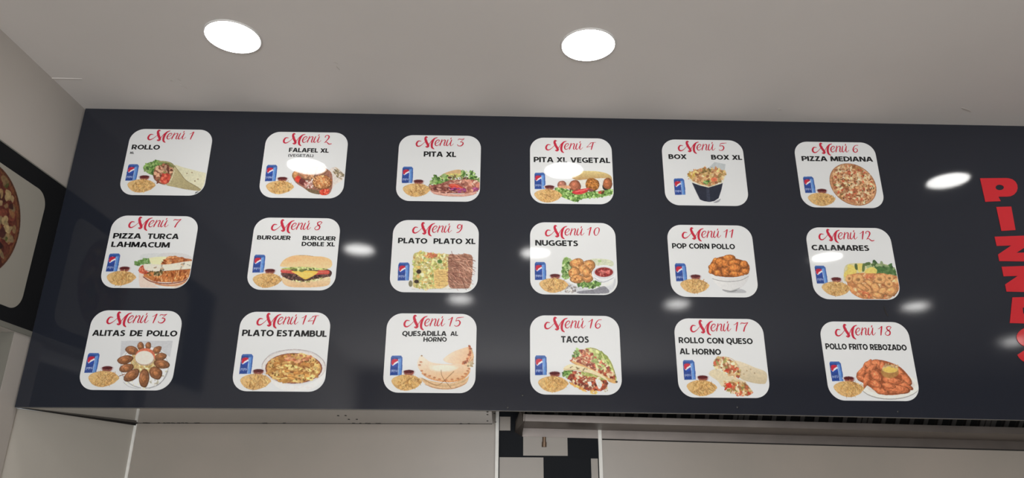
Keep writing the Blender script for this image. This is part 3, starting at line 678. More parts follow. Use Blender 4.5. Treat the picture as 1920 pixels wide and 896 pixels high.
def d6(c):
    t = np.linspace(0, 2 * np.pi, 48, endpoint=False)
    E = lambda k: np.stack([762 + k * (282 * np.cos(t) + 24 * np.sin(t)), 567 + k * (0.0 * np.cos(t) + 252 * np.sin(t)) + k * 40 * np.cos(t)], -1)
    c.fill(E(1.0), (152, 100, 66), smooth=False); c.fill(E(.965), (186, 134, 92), smooth=False); c.fill(E(.90), (176, 112, 74), smooth=False)
    P = E(.9)[::4]
    c.scatter(P, 90, (14, 26), [(160, 92, 60), (190, 124, 82), (148, 104, 58)], 1.5)
    c.scatter(P, 210, (8, 17), [(216, 176, 130), (206, 158, 112), (226, 192, 150), (196, 144, 98)], 2.0)
    c.scatter(P, 95, (4, 8), [(110, 62, 42), (128, 76, 40), (96, 84, 44)], 1.8)
    c.scatter(P, 30, (8, 14), [(196, 96, 66), (184, 84, 56)], 1.6)
def d7(c):
    c.fill([(470, 650), (520, 640), (600, 760), (700, 830), (560, 828), (480, 810)], (214, 186, 166), noise=.03, alpha=.8)
    c.fill([(700, 450), (960, 450), (1040, 520), (700, 540)], (190, 186, 182), alpha=.6, noise=.03)
    c.fill([(500, 460), (700, 450), (700, 520), (500, 520)], (192, 194, 190), alpha=.6, noise=.03)
    c.scatter([(440, 540), (520, 510), (590, 520), (600, 560), (500, 575), (440, 570)], 50, (8, 16), [(112, 150, 84), (86, 124, 60), (150, 178, 124)], 1.5)
    c.fill([(580, 510), (600, 495), (690, 485), (780, 490), (760, 540), (700, 575), (610, 565)], (218, 212, 164), noise=.03)
    c.fill([(715, 570), (750, 520), (790, 480), (870, 482), (960, 500), (1040, 515), (1040, 560), (900, 575)], (172, 98, 54)); c.scatter([(730, 560), (790, 490), (870, 485), (970, 515), (900, 565)], 60, (6, 12), [(196, 118, 66), (146, 74, 38), (210, 144, 92)], 2.2, (-20, 40))
    c.fill([(520, 690), (600, 640), (1036, 620), (1030, 690), (940, 745), (760, 762), (600, 742)], (186, 110, 58)); c.scatter([(560, 690), (640, 645), (1030, 630), (1020, 690), (930, 735), (760, 750), (620, 730)], 120, (6, 12), [(206, 132, 74), (166, 88, 44), (222, 160, 104), (140, 70, 36)], 2.4, (60, 130))
    c.fill([(505, 690), (560, 715), (640, 752), (770, 768), (930, 745), (1026, 700), (1005, 770), (940, 812), (830, 818), (690, 792), (570, 745)], (204, 168, 142), noise=.05)
    c.line([(515, 700), (600, 752), (760, 775), (930, 755), (1020, 708)], 13, (124, 62, 50)); c.line([(640, 775), (760, 795), (900, 785), (1000, 740)], 16, (188, 116, 70)); c.line([(560, 745), (690, 796), (840, 812), (960, 790)], 7, (226, 206, 186))
    c.fill([(470, 610), (510, 575), (540, 610), (560, 650), (520, 670), (470, 650)], (198, 92, 66)); c.scatter([(480, 600), (540, 600), (560, 660), (480, 650)], 12, (7, 13), [(216, 120, 90), (176, 70, 48)], 1.5)
    c.fill([(520, 575), (560, 562), (760, 568), (1046, 532), (1042, 612), (820, 632), (640, 642), (540, 628)], (214, 206, 188), noise=.03)
    c.scatter([(600, 590), (1030, 560), (1030, 600), (640, 630)], 14, (5, 11), [(150, 144, 130), (176, 150, 120)], 1.8); c.line([(540, 632), (640, 645), (820, 634), (1042, 615)], 7, (130, 92, 60))
    c.scatter([(580, 650), (720, 640), (700, 680), (590, 690)], 22, (7, 13), [(72, 66, 40), (108, 92, 52), (160, 140, 100)], 1.8)
def d8(c):
    c.fill([(452, 640), (600, 600), (960, 610), (962, 700), (700, 742), (520, 720)], (70, 46, 42))
    c.fill([(455, 700), (470, 690), (560, 728), (700, 742), (860, 715), (965, 688), (982, 730), (960, 780), (860, 800), (700, 806), (540, 798), (470, 760)], (216, 194, 152), noise=.05, col2=(208, 164, 116), ang=90)
    c.fill([(450, 645), (500, 648), (600, 665), (700, 705), (660, 722), (590, 722), (500, 700), (452, 675)], (84, 56, 52)); c.fill([(730, 712), (800, 672), (900, 662), (968, 665), (965, 688), (850, 702)], (84, 56, 50))
    c.scatter([(455, 655), (600, 670), (680, 715), (500, 700)], 40, (5, 10), [(110, 78, 72), (60, 38, 36)], 1.6); c.scatter([(760, 705), (830, 675), (960, 670), (850, 698)], 26, (5, 9), [(110, 78, 72), (60, 38, 36)], 1.6)
    c.fill([(450, 612), (520, 606), (590, 630), (620, 658), (520, 650), (450, 644)], (196, 74, 66), noise=.1); c.fill([(830, 640), (860, 620), (962, 622), (962, 660), (880, 664), (810, 668)], (192, 72, 60), noise=.1)
    c.line([(452, 624), (540, 622)], 7, (224, 130, 120), smooth=False); c.line([(850, 640), (955, 640)], 7, (222, 126, 110), smooth=False)
    c.fill([(560, 630), (700, 622), (845, 632), (815, 668), (760, 700), (712, 718), (670, 700), (610, 660)], (226, 178, 72), noise=.04); c.fill([(600, 650), (700, 640), (800, 655), (720, 700)], (232, 190, 92), noise=.03, alpha=.8)
    c.fill([(450, 596), (600, 584), (710, 582), (860, 592), (955, 600), (900, 618), (760, 618), (640, 630), (560, 612), (480, 612)], (182, 190, 112)); c.scatter([(460, 600), (710, 588), (945, 602), (760, 615), (640, 625)], 36, (6, 12), [(206, 208, 146), (150, 162, 80), (88, 92, 48)], 2.0, (-25, 25))
    c.scatter([(540, 725), (700, 735), (900, 700), (940, 690), (800, 735), (640, 742)], 40, (5, 9), [(196, 188, 126), (150, 142, 84), (222, 214, 170)], 1.8)
    c.fill([(442, 578), (446, 545), (480, 505), (540, 472), (620, 455), (720, 456), (800, 466), (900, 472), (980, 500), (1003, 550), (985, 588), (930, 600), (700, 582), (540, 586)], (216, 170, 116), noise=.04, fine=.03, col2=(222, 188, 134), ang=90)
    c.fill([(470, 540), (540, 490), (640, 470), (700, 490), (600, 530)], (224, 164, 110), alpha=.6, noise=.05, soft=True); c.line([(640, 457), (720, 458), (800, 468)], 6, (176, 128, 78))
def d9(c):
    c.fill([(362, 402), (600, 408), (985, 425), (978, 790), (330, 790), (340, 600)], (212, 206, 194), noise=.03, smooth=False)
    c.fill([(365, 402), (600, 410), (740, 430), (760, 600), (690, 770), (380, 782), (345, 700), (352, 560)], (186, 170, 108))
    c.scatter([(365, 405), (600, 412), (740, 440), (750, 600), (600, 770), (380, 780), (350, 600)], 330, (6, 13), [(206, 196, 126), (190, 170, 92), (222, 212, 160), (150, 150, 74), (196, 150, 80), (170, 186, 110)], 2.0)
    c.scatter([(480, 410), (590, 412), (580, 450), (480, 440)], 18, (7, 13), [(206, 120, 80), (190, 100, 66)], 1.6)
    c.ell(408, 605, 26, 24, (52, 38, 30)); c.ell(383, 712, 26, 20, (56, 42, 32)); c.ell(318, 735, 22, 36, (122, 116, 88)); c.ell(635, 495, 26, 22, (80, 116, 52))
    c.fill([(580, 600), (720, 590), (735, 700), (700, 770), (590, 775)], (214, 176, 108), alpha=.9)
    for i in range(9): c.line([(584, 612 + i * 19), (650, 600 + i * 19), (725, 606 + i * 18)], 6, (170, 120, 62))
    c.fill([(735, 430), (800, 420), (975, 425), (990, 560), (985, 650), (950, 780), (850, 790), (740, 770), (725, 620)], (146, 100, 80))
    c.scatter([(735, 430), (800, 420), (975, 428), (990, 560), (970, 700), (940, 780), (850, 788), (735, 765), (725, 620)], 150, (9, 17), [(160, 108, 86), (128, 80, 64), (186, 136, 112), (108, 64, 52), (200, 158, 134)], 3.0, (-10, 70), True)
    c.line([(330, 795), (660, 792), (960, 790)], 8, (180, 178, 172))
def d10(c):
    c.fill([(440, 660), (600, 740), (780, 770), (960, 720), (1000, 640), (1002, 720), (940, 790), (700, 812), (520, 780)], (190, 190, 192), noise=.05)
    c.fill([(430, 640), (560, 720), (780, 752), (960, 705), (960, 560), (430, 560)], (216, 212, 206), noise=.03)
    c.fill([(600, 790), (760, 770), (840, 740), (900, 740), (940, 800), (860, 815), (620, 815)], (110, 108, 116), alpha=.8); c.scatter([(470, 730), (560, 740), (560, 800), (470, 795)], 24, (6, 12), [(150, 140, 134), (206, 196, 186), (120, 112, 110)], 1.6)
    c.fill([(432, 460), (500, 430), (540, 470), (520, 560), (490, 650), (440, 640)], (112, 140, 76)); c.scatter([(432, 460), (500, 430), (540, 470), (500, 640), (440, 640)], 90, (6, 15), GREENS + [(190, 204, 150)], 1.5)
    c.fill([(740, 440), (900, 440), (980, 470), (960, 520), (760, 500)], (186, 190, 150), alpha=.7); c.ell(835, 462, 20, 12, (150, 176, 110))
    c.fill([(600, 720), (660, 680), (760, 690), (840, 650), (836, 720), (740, 748), (640, 742)], (90, 112, 62)); c.scatter([(590, 715), (660, 680), (760, 690), (840, 650), (836, 725), (740, 750), (640, 745)], 70, (7, 13), GREENS, 1.8)
    for x, y, a, b in ((590, 490, 76, 60), (720, 520, 62, 70), (660, 560, 70, 60), (556, 590, 62, 60), (590, 655, 74, 52), (712, 640, 60, 60), (690, 590, 55, 50)): c.blob(x, y, a, b, (196, 132, 74), rough=.12)
    c.scatter([(520, 460), (660, 450), (760, 520), (740, 680), (560, 690), (510, 600)], 60, (4, 9), [(216, 158, 98), (160, 98, 50)], 1.5)
    c.ell(880, 600, 132, 96, (212, 212, 212), noise=.03); c.ell(880, 586, 118, 66, (196, 194, 194), noise=.03); c.ell(880, 582, 100, 52, (140, 40, 40), noise=.12); c.scatter([(800, 570), (880, 545), (960, 575), (880, 620)], 26, (6, 13), [(176, 72, 66), (112, 26, 28), (196, 104, 96)], 1.8)
    c.line([(770, 640), (870, 690), (990, 640)], 8, (150, 150, 154))
def d11(c):
    c.fill([(740, 770), (880, 735), (945, 760), (930, 778), (800, 778)], (158, 158, 160), alpha=.8, noise=.03)
    c.fill([(556, 565), (640, 605), (760, 618), (880, 605), (978, 560), (972, 620), (930, 690), (860, 745), (800, 765), (735, 762), (660, 715), (600, 660)], (214, 212, 208), noise=.02, fine=.02, col2=(196, 194, 192), ang=20)
    c.fill([(690, 740), (780, 752), (880, 720), (830, 762), (760, 772), (715, 764)], (150, 150, 150), alpha=.8, noise=.03); c.line([(578, 622), (660, 645), (770, 655), (890, 640), (972, 598)], 5, (96, 94, 92)); c.line([(690, 742), (780, 762), (850, 748)], 5, (70, 70, 72))
    c.fill([(545, 540), (580, 430), (700, 380), (820, 400), (960, 450), (980, 545), (880, 598), (760, 608), (620, 590)], (134, 72, 34))
    for x, y, a, b in ((620, 430, 42, 34), (760, 400, 66, 36), (665, 450, 56, 52), (920, 470, 46, 42), (720, 455, 40, 44), (820, 455, 66, 40), (590, 505, 50, 56), (820, 510, 72, 52), (935, 545, 48, 36), (640, 562, 48, 32), (725, 552, 46, 56), (820, 574, 62, 34), (560, 545, 22, 26), (885, 575, 40, 22)): c.blob(x, y, a, b, (196, 112, 48), rough=.12, noise=.2)
    c.scatter([(560, 500), (700, 385), (950, 450), (960, 550), (760, 600), (600, 580)], 60, (4, 8), [(206, 124, 58), (164, 90, 38)], 1.6, alpha=.5)
def ring(c, x, y, rx, ry, ang=0, col=(212, 150, 92)):
    cc = np.array(col, float); c.ell(x, y, rx, ry, cc * .8, ang); c.ell(x - 2, y - 4, rx * .93, ry * .9, cc, ang); c.ell(x - 4, y - 7, rx * .72, ry * .66, np.minimum(cc * 1.07, 240), ang); c.ell(x, y, rx * .4, ry * .36, cc * .82, ang); c.ell(x + 3, y + 4, rx * .28, ry * .24, cc * .7, ang)
def d12(c):
    c.fill([(500, 560), (540, 450), (760, 440), (960, 450), (1060, 520), (1060, 590), (700, 600), (520, 640)], (196, 186, 130), alpha=.85, noise=.05)
    c.scatter([(740, 450), (960, 450), (1060, 520), (1050, 560), (860, 555), (800, 500)], 55, (12, 26), [(112, 136, 88), (86, 112, 62), (60, 96, 50), (140, 158, 110)], 1.8)
    c.fill([(860, 500), (980, 480), (1050, 520), (1040, 560), (880, 555)], (72, 108, 58), alpha=.8)
    for P in ([(545, 460), (610, 470), (640, 540), (560, 560)], [(650, 450), (710, 450), (690, 530), (660, 530)], [(730, 520), (800, 480), (860, 510), (840, 565), (750, 570)], [(500, 560), (570, 490), (630, 550), (540, 600)]): c.fill(P, (216, 192, 96), noise=.06)
    c.fill([(620, 450), (645, 450), (650, 510), (625, 500)], (80, 100, 56)); c.fill([(705, 450), (730, 445), (725, 520), (700, 525)], (90, 108, 62))
    c.fill([(530, 620), (560, 570), (700, 545), (1050, 570), (1098, 640), (1092, 740), (960, 828), (740, 832), (580, 755)], (190, 122, 72))
    c.scatter([(540, 640), (700, 560), (1040, 580), (1090, 660), (1080, 740), (950, 820), (760, 825), (600, 750)], 90, (12, 24), [(214, 152, 98), (196, 126, 74), (168, 96, 54), (222, 170, 120)], 1.7)
    for a in ((655, 615, 62, 60, 0), (560, 605, 40, 48, 20), (890, 610, 66, 52, 10), (995, 600, 50, 40, 0), (990, 665, 46, 40, 10), (720, 725, 86, 62, 20), (890, 610, 70, 54, 10)): ring(c, *a)
    for a in ((800, 660, 90, 30, 28), (700, 700, 80, 30, 30), (850, 710, 70, 48, 60), (930, 740, 62, 40, -30), (1020, 745, 74, 48, -20), (870, 790, 70, 34, 10), (740, 790, 60, 28, 25)): c.blob(*a[:4], (212, 146, 88), a[4], .1, alpha=.9)
    c.scatter([(740, 570), (830, 560), (840, 620), (750, 620)], 12, (6, 12), [(196, 104, 66), (214, 130, 90)], 1.8, alpha=.7); c.scatter([(660, 740), (760, 760), (800, 820), (700, 810)], 12, (8, 14), [(196, 104, 66), (180, 90, 54)], 1.6, alpha=.7)
def d13(c):
    c.fill([(480, 350), (1010, 350), (980, 520), (860, 420), (560, 430), (470, 520)], (180, 180, 182), alpha=.75, noise=.03, smooth=False, fine=.01)
    c.ell(720, 620, 248, 222, (160, 160, 160), noise=.03); c.ell(720, 618, 240, 214, (218, 216, 212), noise=.03)
    c.scatter([(490, 760), (640, 830), (820, 820), (950, 660), (720, 700)], 40, (6, 12), [(222, 218, 210), (190, 180, 160), (200, 196, 170)], 1.8)
    c.ell(725, 560, 150, 130, (190, 160, 108)); c.scatter([(600, 520), (725, 430), (850, 520), (830, 640), (725, 680), (610, 640)], 60, (6, 12), [(200, 176, 110), (170, 140, 80), (216, 200, 146)], 2.4)
    W_ = (146, 94, 62)
    for x, y, a, b, g in ((680, 405, 44, 34, 80), (757, 402, 40, 30, 100), (590, 450, 72, 44, 15), (848, 445, 52, 34, -35), (885, 512, 64, 36, -12), (520, 545, 84, 44, -10), (895, 590, 84, 48, 8), (535, 630, 78, 42, -14), (835, 682, 74, 60, 40), (588, 705, 92, 52, -35), (716, 735, 98, 54, 96)):
        c.blob(x, y, a, b, W_, g, .07, noise=.12); c.blob(x, y + 3, a * .5, b * .55, (170, 108, 66), g, .12, alpha=.7)
    c.line([(455, 715), (480, 705), (520, 690)], 12, (134, 84, 58))
    c.ell(728, 512, 102, 86, (206, 108, 78)); c.ell(722, 535, 98, 72, (176, 150, 128)); c.ell(718, 524, 94, 70, (222, 206, 192), noise=.02, fine=.02)
    c.line([(500, 770), (560, 820), (660, 842)], 5, (120, 120, 126)); c.line([(760, 842), (880, 790), (955, 660)], 5, (120, 120, 126))
def d14(c):
    c.fill([(370, 600), (480, 720), (700, 780), (900, 740), (1015, 610), (1010, 690), (960, 760), (860, 820), (690, 838), (560, 820), (450, 740)], (214, 210, 206), noise=.02, fine=.02)
    c.ell(690, 590, 332, 178, (188, 180, 176), noise=.04); c.ell(690, 592, 322, 170, (206, 200, 194), noise=.03); c.line([(362, 570), (440, 470), (560, 425), (720, 412), (880, 440), (980, 510), (1012, 580)], 7, (150, 136, 134))
    c.ell(690, 605, 292, 156, (118, 56, 44)); c.ell(690, 604, 280, 148, (188, 138, 72))
    P = [(430, 560), (560, 480), (720, 460), (860, 490), (950, 570), (940, 650), (840, 730), (690, 748), (540, 720), (440, 650)]
    c.scatter(P, 150, (10, 24), [(206, 160, 88), (190, 136, 66), (218, 178, 108), (170, 112, 52)], 2.0, (-20, 30)); c.scatter(P, 90, (4, 9), [(130, 74, 34), (110, 84, 36), (150, 96, 44)], 2.0)
    c.scatter([(560, 490), (700, 462), (860, 490), (800, 540), (620, 530)], 26, (9, 17), [(196, 116, 76), (176, 96, 60), (214, 150, 104)], 2.0, (-20, 20))
    for q in ([(450, 650), (560, 610), (680, 640), (800, 620)], [(470, 600), (600, 560), (720, 570), (860, 600)], [(560, 700), (660, 690), (760, 720)], [(840, 540), (880, 600), (860, 680)]): c.line(q, 10, (148, 92, 42), alpha=.8)
def d15(c):
    P = [(690, 500), (780, 430), (880, 392), (955, 372), (978, 385), (1000, 470), (990, 560), (930, 588), (850, 555), (740, 540)]
    c.fill(P, (216, 202, 180), noise=.03, fine=.02, col2=(214, 160, 112), ang=25)
    c.line([(955, 380), (968, 440), (935, 510), (880, 560)], 30, (214, 140, 92), alpha=.85); c.line([(980, 400), (998, 470), (985, 560)], 14, (190, 150, 106)); c.line([(975, 480), (940, 550), (990, 500)], 5, (140, 96, 56))
    c.scatter([(940, 380), (975, 380), (950, 500), (900, 560), (880, 550), (940, 470)], 18, (6, 11), [(166, 88, 50), (140, 70, 42)], 1.5)
    c.scatter([(930, 560), (990, 520), (985, 575), (950, 590)], 18, (6, 10), [(150, 130, 96), (190, 166, 130)], 1.8)
    c.fill([(455, 690), (560, 720), (760, 745), (930, 690), (960, 640), (930, 745), (820, 800), (700, 812), (580, 795), (500, 750)], (206, 170, 128), noise=.05)
    Q = [(425, 545), (440, 490), (465, 460), (510, 495), (560, 528), (640, 545), (740, 552), (860, 548), (962, 595), (955, 650), (900, 705), (800, 735), (700, 732), (600, 712), (500, 660), (440, 600)]
    c.fill(Q, (218, 206, 188), noise=.03, fine=.02, col2=(214, 162, 112), ang=80)
    c.fill([(520, 560), (640, 560), (800, 560), (860, 580), (740, 640), (600, 640)], (226, 216, 200), alpha=.75, noise=.02, soft=True)
    c.line([(470, 640), (540, 690), (650, 722), (790, 728), (900, 690), (955, 630)], 24, (206, 140, 88), alpha=.8)
    for x, y in ((462, 530), (448, 560), (470, 620), (505, 655), (550, 672), (600, 690), (650, 705), (720, 715), (780, 708), (840, 700), (885, 678), (915, 650), (940, 620), (955, 598)): c.ell(x, y, 15, 9, (168, 96, 60), alpha=.7)
    c.ell(470, 465, 9, 8, (150, 110, 70)); c.line([(470, 690), (560, 745), (640, 765), (700, 720), (800, 625)], 5, (112, 70, 38)); c.line([(668, 610), (675, 665), (710, 725), (770, 795)], 5, (112, 70, 38)); c.line([(500, 760), (640, 800), (800, 798), (930, 745)], 6, (150, 90, 66)); c.line([(480, 715), (620, 770), (800, 765), (940, 705)], 5, (172, 130, 88))
def d16(c):
    RB = [(176, 78, 54), (150, 62, 44), (124, 48, 38), (206, 108, 76), (216, 180, 140), (228, 206, 170)]
    c.fill([(640, 380), (690, 366), (760, 380), (860, 450), (920, 540), (960, 680), (950, 715), (870, 640), (760, 520), (690, 440)], (166, 176, 92), noise=.08)
    c.scatter([(660, 380), (720, 375), (860, 460), (940, 620), (945, 690), (860, 580), (750, 470)], 60, (8, 17), [(182, 190, 110), (146, 160, 72), (202, 204, 136), (120, 138, 56)], 2.2, (30, 70))
    c.line([(690, 368), (800, 405), (900, 520), (962, 680)], 6, (120, 104, 56))
    U = [(500, 490), (540, 410), (600, 385), (680, 400), (740, 460), (850, 540), (930, 640), (945, 710), (860, 680), (740, 600), (600, 540), (510, 515)]
    c.fill(U, (160, 90, 62)); c.scatter(U, 170, (8, 16), RB, 1.5); c.scatter([(500, 470), (540, 400), (570, 375), (580, 420), (530, 480)], 22, (7, 14), GREENS, 1.6)
    c.scatter(U, 30, (5, 8), [(226, 206, 150), (216, 190, 120)], 4, (-30, 60), True); c.scatter([(700, 450), (830, 540), (860, 600), (760, 560)], 24, (7, 13), [(150, 164, 90), (204, 200, 140)], 2)
    c.fill([(495, 510), (520, 505), (600, 535), (720, 590), (860, 665), (968, 712), (955, 732), (900, 722), (780, 650), (660, 585), (540, 540)], (206, 158, 96), noise=.06); c.line([(500, 520), (620, 570), (760, 640), (900, 722)], 4, (150, 100, 54))
    c.ell(962, 716, 12, 11, (80, 70, 60))
    L = [(418, 620), (440, 600), (560, 610), (720, 640), (830, 680), (868, 740), (850, 790), (760, 812), (660, 795), (560, 750), (470, 690)]
    c.fill(L, (150, 84, 62)); c.scatter(L, 170, (8, 16), RB + [(110, 60, 50)], 1.5); c.scatter([(415, 620), (470, 590), (520, 610), (470, 660), (430, 660)], 26, (8, 15), GREENS, 1.7); c.scatter([(600, 620), (700, 630), (840, 680), (800, 690), (640, 650)], 34, (6, 13), [(170, 180, 100), (140, 156, 76)], 2)
    c.scatter([(540, 630), (760, 660), (800, 720), (620, 690)], 26, (5, 8), [(232, 218, 180), (222, 200, 140)], 4, (-30, 50), True); c.fill([(745, 690), (790, 700), (812, 750), (785, 790), (760, 750)], (226, 220, 206)); c.fill([(665, 720), (700, 715), (705, 750), (680, 755)], (226, 216, 200))
    c.scatter([(470, 720), (560, 760), (640, 800), (600, 800)], 18, (8, 14), [(226, 176, 96), (214, 150, 80)], 2, (10, 50)); c.scatter([(690, 810), (750, 810), (745, 850), (710, 845)], 10, (7, 12), [(222, 170, 84), (232, 190, 110)], 1.6); c.scatter([(850, 780), (890, 790), (830, 830)], 5, (5, 9), [(176, 160, 120)], 1.6)
    c.fill([(418, 580), (440, 555), (500, 535), (600, 555), (720, 600), (830, 655), (872, 706), (800, 670), (680, 628), (540, 600), (430, 600)], (220, 200, 158), noise=.05); c.line([(420, 586), (540, 595), (680, 625), (800, 668)], 5, (170, 134, 84)); c.scatter([(450, 560), (600, 565), (700, 605), (560, 590)], 8, (4, 7), [(130, 110, 70)], 1.8)
def d17(c):
    F_ = [(186, 92, 62), (216, 176, 130), (226, 200, 164), (150, 96, 60), (190, 160, 96), (206, 66, 46), (146, 140, 76)]
    c.fill([(430, 610), (480, 560), (560, 580), (680, 640), (820, 690), (700, 690), (620, 690), (570, 740), (520, 680)], (206, 190, 156), noise=.04)
    c.fill([(690, 470), (800, 498), (900, 540), (1000, 578), (1030, 625), (1018, 695), (980, 712), (860, 695), (750, 650), (740, 560)], (212, 196, 166), noise=.04, fine=.03, col2=(186, 168, 134), ang=90)
    for x, y in ((820, 575), (790, 610), (900, 600), (860, 560)): c.ell(x, y, 8, 8, (166, 140, 106))
    U = [(478, 500), (490, 458), (540, 440), (620, 445), (690, 490), (735, 555), (748, 620), (735, 645), (660, 620), (570, 575), (510, 550)]
    c.fill(U, (150, 96, 62)); c.scatter(U, 110, (9, 18), F_, 1.6)
    c.line([(480, 480), (520, 440), (600, 434), (690, 470), (745, 560), (752, 640)], 11, (196, 166, 124))
    L = [(574, 715), (600, 690), (680, 682), (780, 695), (850, 745), (868, 800), (840, 830), (760, 822), (660, 795), (595, 750)]
    c.fill(L, (150, 100, 66)); c.scatter(L, 90, (8, 16), F_, 1.6); c.line([(574, 725), (600, 692), (690, 680), (800, 698), (866, 775), (866, 815)], 9, (206, 182, 142)); c.fill([(605, 710), (650, 700), (665, 740), (625, 750)], (206, 58, 44)); c.scatter([(660, 790), (780, 822), (850, 835), (740, 830)], 12, (6, 11), [(206, 90, 62), (222, 190, 160)], 1.6)
def d18(c):
    c.ell(785, 712, 300, 132, (146, 142, 136), noise=.04); c.ell(785, 702, 300, 132, (218, 212, 202), noise=.03); c.ell(785, 694, 250, 104, (206, 198, 188), noise=.03)
    c.fill([(440, 580), (470, 540), (560, 460), (660, 435), (780, 460), (900, 520), (1000, 640), (990, 700), (940, 770), (840, 795), (720, 790), (620, 740), (520, 680), (450, 640)], (150, 78, 46))
    O_ = (204, 112, 70)
    for x, y, a, b, g in ((560, 485, 66, 38, -45), (650, 480, 64, 44, 25), (500, 560, 72, 36, -50), (590, 530, 74, 36, -40), (490, 625, 58, 28, 20), (880, 560, 78, 32, 35), (945, 630, 80, 34, 50), (700, 500, 30, 54, 10), (545, 640, 92, 26, 108), (640, 600, 76, 48, 50), (910, 680, 112, 34, 28), (800, 648, 112, 34, 8), (640, 690, 70, 42, 30), (690, 755, 96, 34, 22), (850, 735, 132, 50, 6), (770, 700, 84, 28, 12)):
        c.blob(x, y, a, b, O_, g, .14, noise=.15)
    c.scatter([(450, 590), (600, 450), (900, 540), (990, 660), (900, 770), (700, 770), (520, 690)], 60, (5, 10), [(214, 128, 84), (180, 92, 54)], 1.8, alpha=.5)
    c.fill([(700, 540), (860, 545), (855, 600), (790, 622), (715, 605)], (166, 118, 64), noise=.08); c.ell(785, 530, 84, 40, (190, 170, 120)); c.ell(785, 536, 76, 32, (214, 178, 84), noise=.05); c.scatter([(740, 480), (840, 490), (860, 510), (740, 505)], 14, (6, 12), [(206, 166, 120), (184, 146, 100)], 2)

DISH = [d1, d2, d3, d4, d5, d6, d7, d8, d9, d10, d11, d12, d13, d14, d15, d16, d17, d18]
ANCH = [(497, 70), (452, 78), (405, 85), (352, 97), (368, 75), (368, 78), (480, 63), (458, 80), (448, 82), (348, 84), (350, 80), (322, 80), (455, 65), (427, 52), (395, 60), (326, 64), (338, 68), (312, 82)]
CAN = [(182, 570), (185, 545), (187, 535), (174, 575), (281, 612), (237, 570), (190, 548), (208, 548), (243, 605), (192, 570), (240, 555), (255, 563), (183, 578), (203, 562), (209, 566), (186, 548), (230, 568), (233, 555)]
CUP = [(330, 625), (320, 612), (320, 612), (290, 648), None, (389, 640), (315, 612), (328, 625), None, (352, 622), (399, 600), (420, 612), (338, 632), (328, 635), (338, 632), (329, 632), (368, 645), (362, 628)]
TXT = [[('ROLLO', 172, 291, 510, 295, 58), ('XL', 150, 345, 203, 345, 26)],
       [('FALAFEL XL', 395, 291, 872, 300, 52), ('(VEGETAL)', 387, 347, 690, 352, 34)],
       [('PITA XL', 380, 314, 770, 320, 64)],
       [('PITA XL VEGETAL', 100, 348, 1018, 360, 64)],
       [('BOX', 150, 278, 368, 280, 58), ('BOX XL', 662, 285, 1033, 290, 58)],
       [('PIZZA MEDIANA', 148, 283, 1003, 292, 60)],
       [('PIZZA', 185, 285, 490, 289, 60), ('TURCA', 558, 290, 897, 293, 60), ('LAHMACUM', 165, 377, 800, 386, 60)],
       [('BURGUER', 185, 285, 548, 290, 46), ('BURGUER', 678, 290, 1037, 297, 46), ('DOBLE XL', 668, 355, 1028, 360, 46)],
       [('PLATO', 180, 296, 498, 302, 60), ('PLATO XL', 565, 302, 1020, 306, 60)],
       [('NUGGETS', 135, 293, 600, 300, 62)],
       [('POP CORN POLLO', 145, 295, 827, 304, 58)],
       [('CALAMARES', 155, 298, 778, 305, 62)],
       [('ALITAS', 180, 299, 515, 302, 62), ('DE', 565, 302, 692, 303, 62), ('POLLO', 738, 303, 1050, 306, 62)],
       [('PLATO ESTAMBUL', 157, 273, 1025, 283, 66)],
       [('QUESADILLA', 268, 264, 722, 261, 52), ('AL', 762, 260, 840, 260, 46), ('HORNO', 485, 322, 725, 320, 48)],
       [('TACOS', 393, 313, 677, 316, 68)],
       [('ROLLO CON QUESO', 123, 291, 882, 303, 62), ('AL HORNO', 132, 405, 557, 413, 62)],
       [('POLLO FRITO REBOZADO', 125, 327, 957, 341, 62)]]
LABELS = ['white menu sticker with Menú 1, ROLLO and a lettuce-filled wrap', 'white menu sticker with Menú 2, FALAFEL XL and falafel balls in a wrap',
          'white menu sticker with Menú 3, PITA XL and a pita with lettuce and red onion', 'white menu sticker with Menú 4, PITA XL VEGETAL and falafel over curly lettuce',
          'white menu sticker with Menú 5, BOX, BOX XL and a black food carton', 'white menu sticker with Menú 6, PIZZA MEDIANA and a whole round pizza',
          'white menu sticker with Menú 7, PIZZA TURCA LAHMACUM and folded flatbreads', 'white menu sticker with Menú 8, BURGUER and a cheeseburger',
          'white menu sticker with Menú 9, PLATO, PLATO XL and meat beside rice', 'white menu sticker with Menú 10, NUGGETS and a bowl of red sauce',
          'white menu sticker with Menú 11, POP CORN POLLO and fried pieces in a white bowl', 'white menu sticker with Menú 12, CALAMARES and fried squid rings',
          'white menu sticker with Menú 13, ALITAS DE POLLO and wings around a white dip', 'white menu sticker with Menú 14, PLATO ESTAMBUL and a dish of browned cheese',
          'white menu sticker with Menú 15, QUESADILLA AL HORNO and pale folded pastries', 'white menu sticker with Menú 16, TACOS and two filled tacos',
          'white menu sticker with Menú 17, ROLLO CON QUESO AL HORNO and a cut wrap', 'white menu sticker with Menú 18, POLLO FRITO REBOZADO and fried chicken on a plate']
sheet0 = None
RES = 0.00062
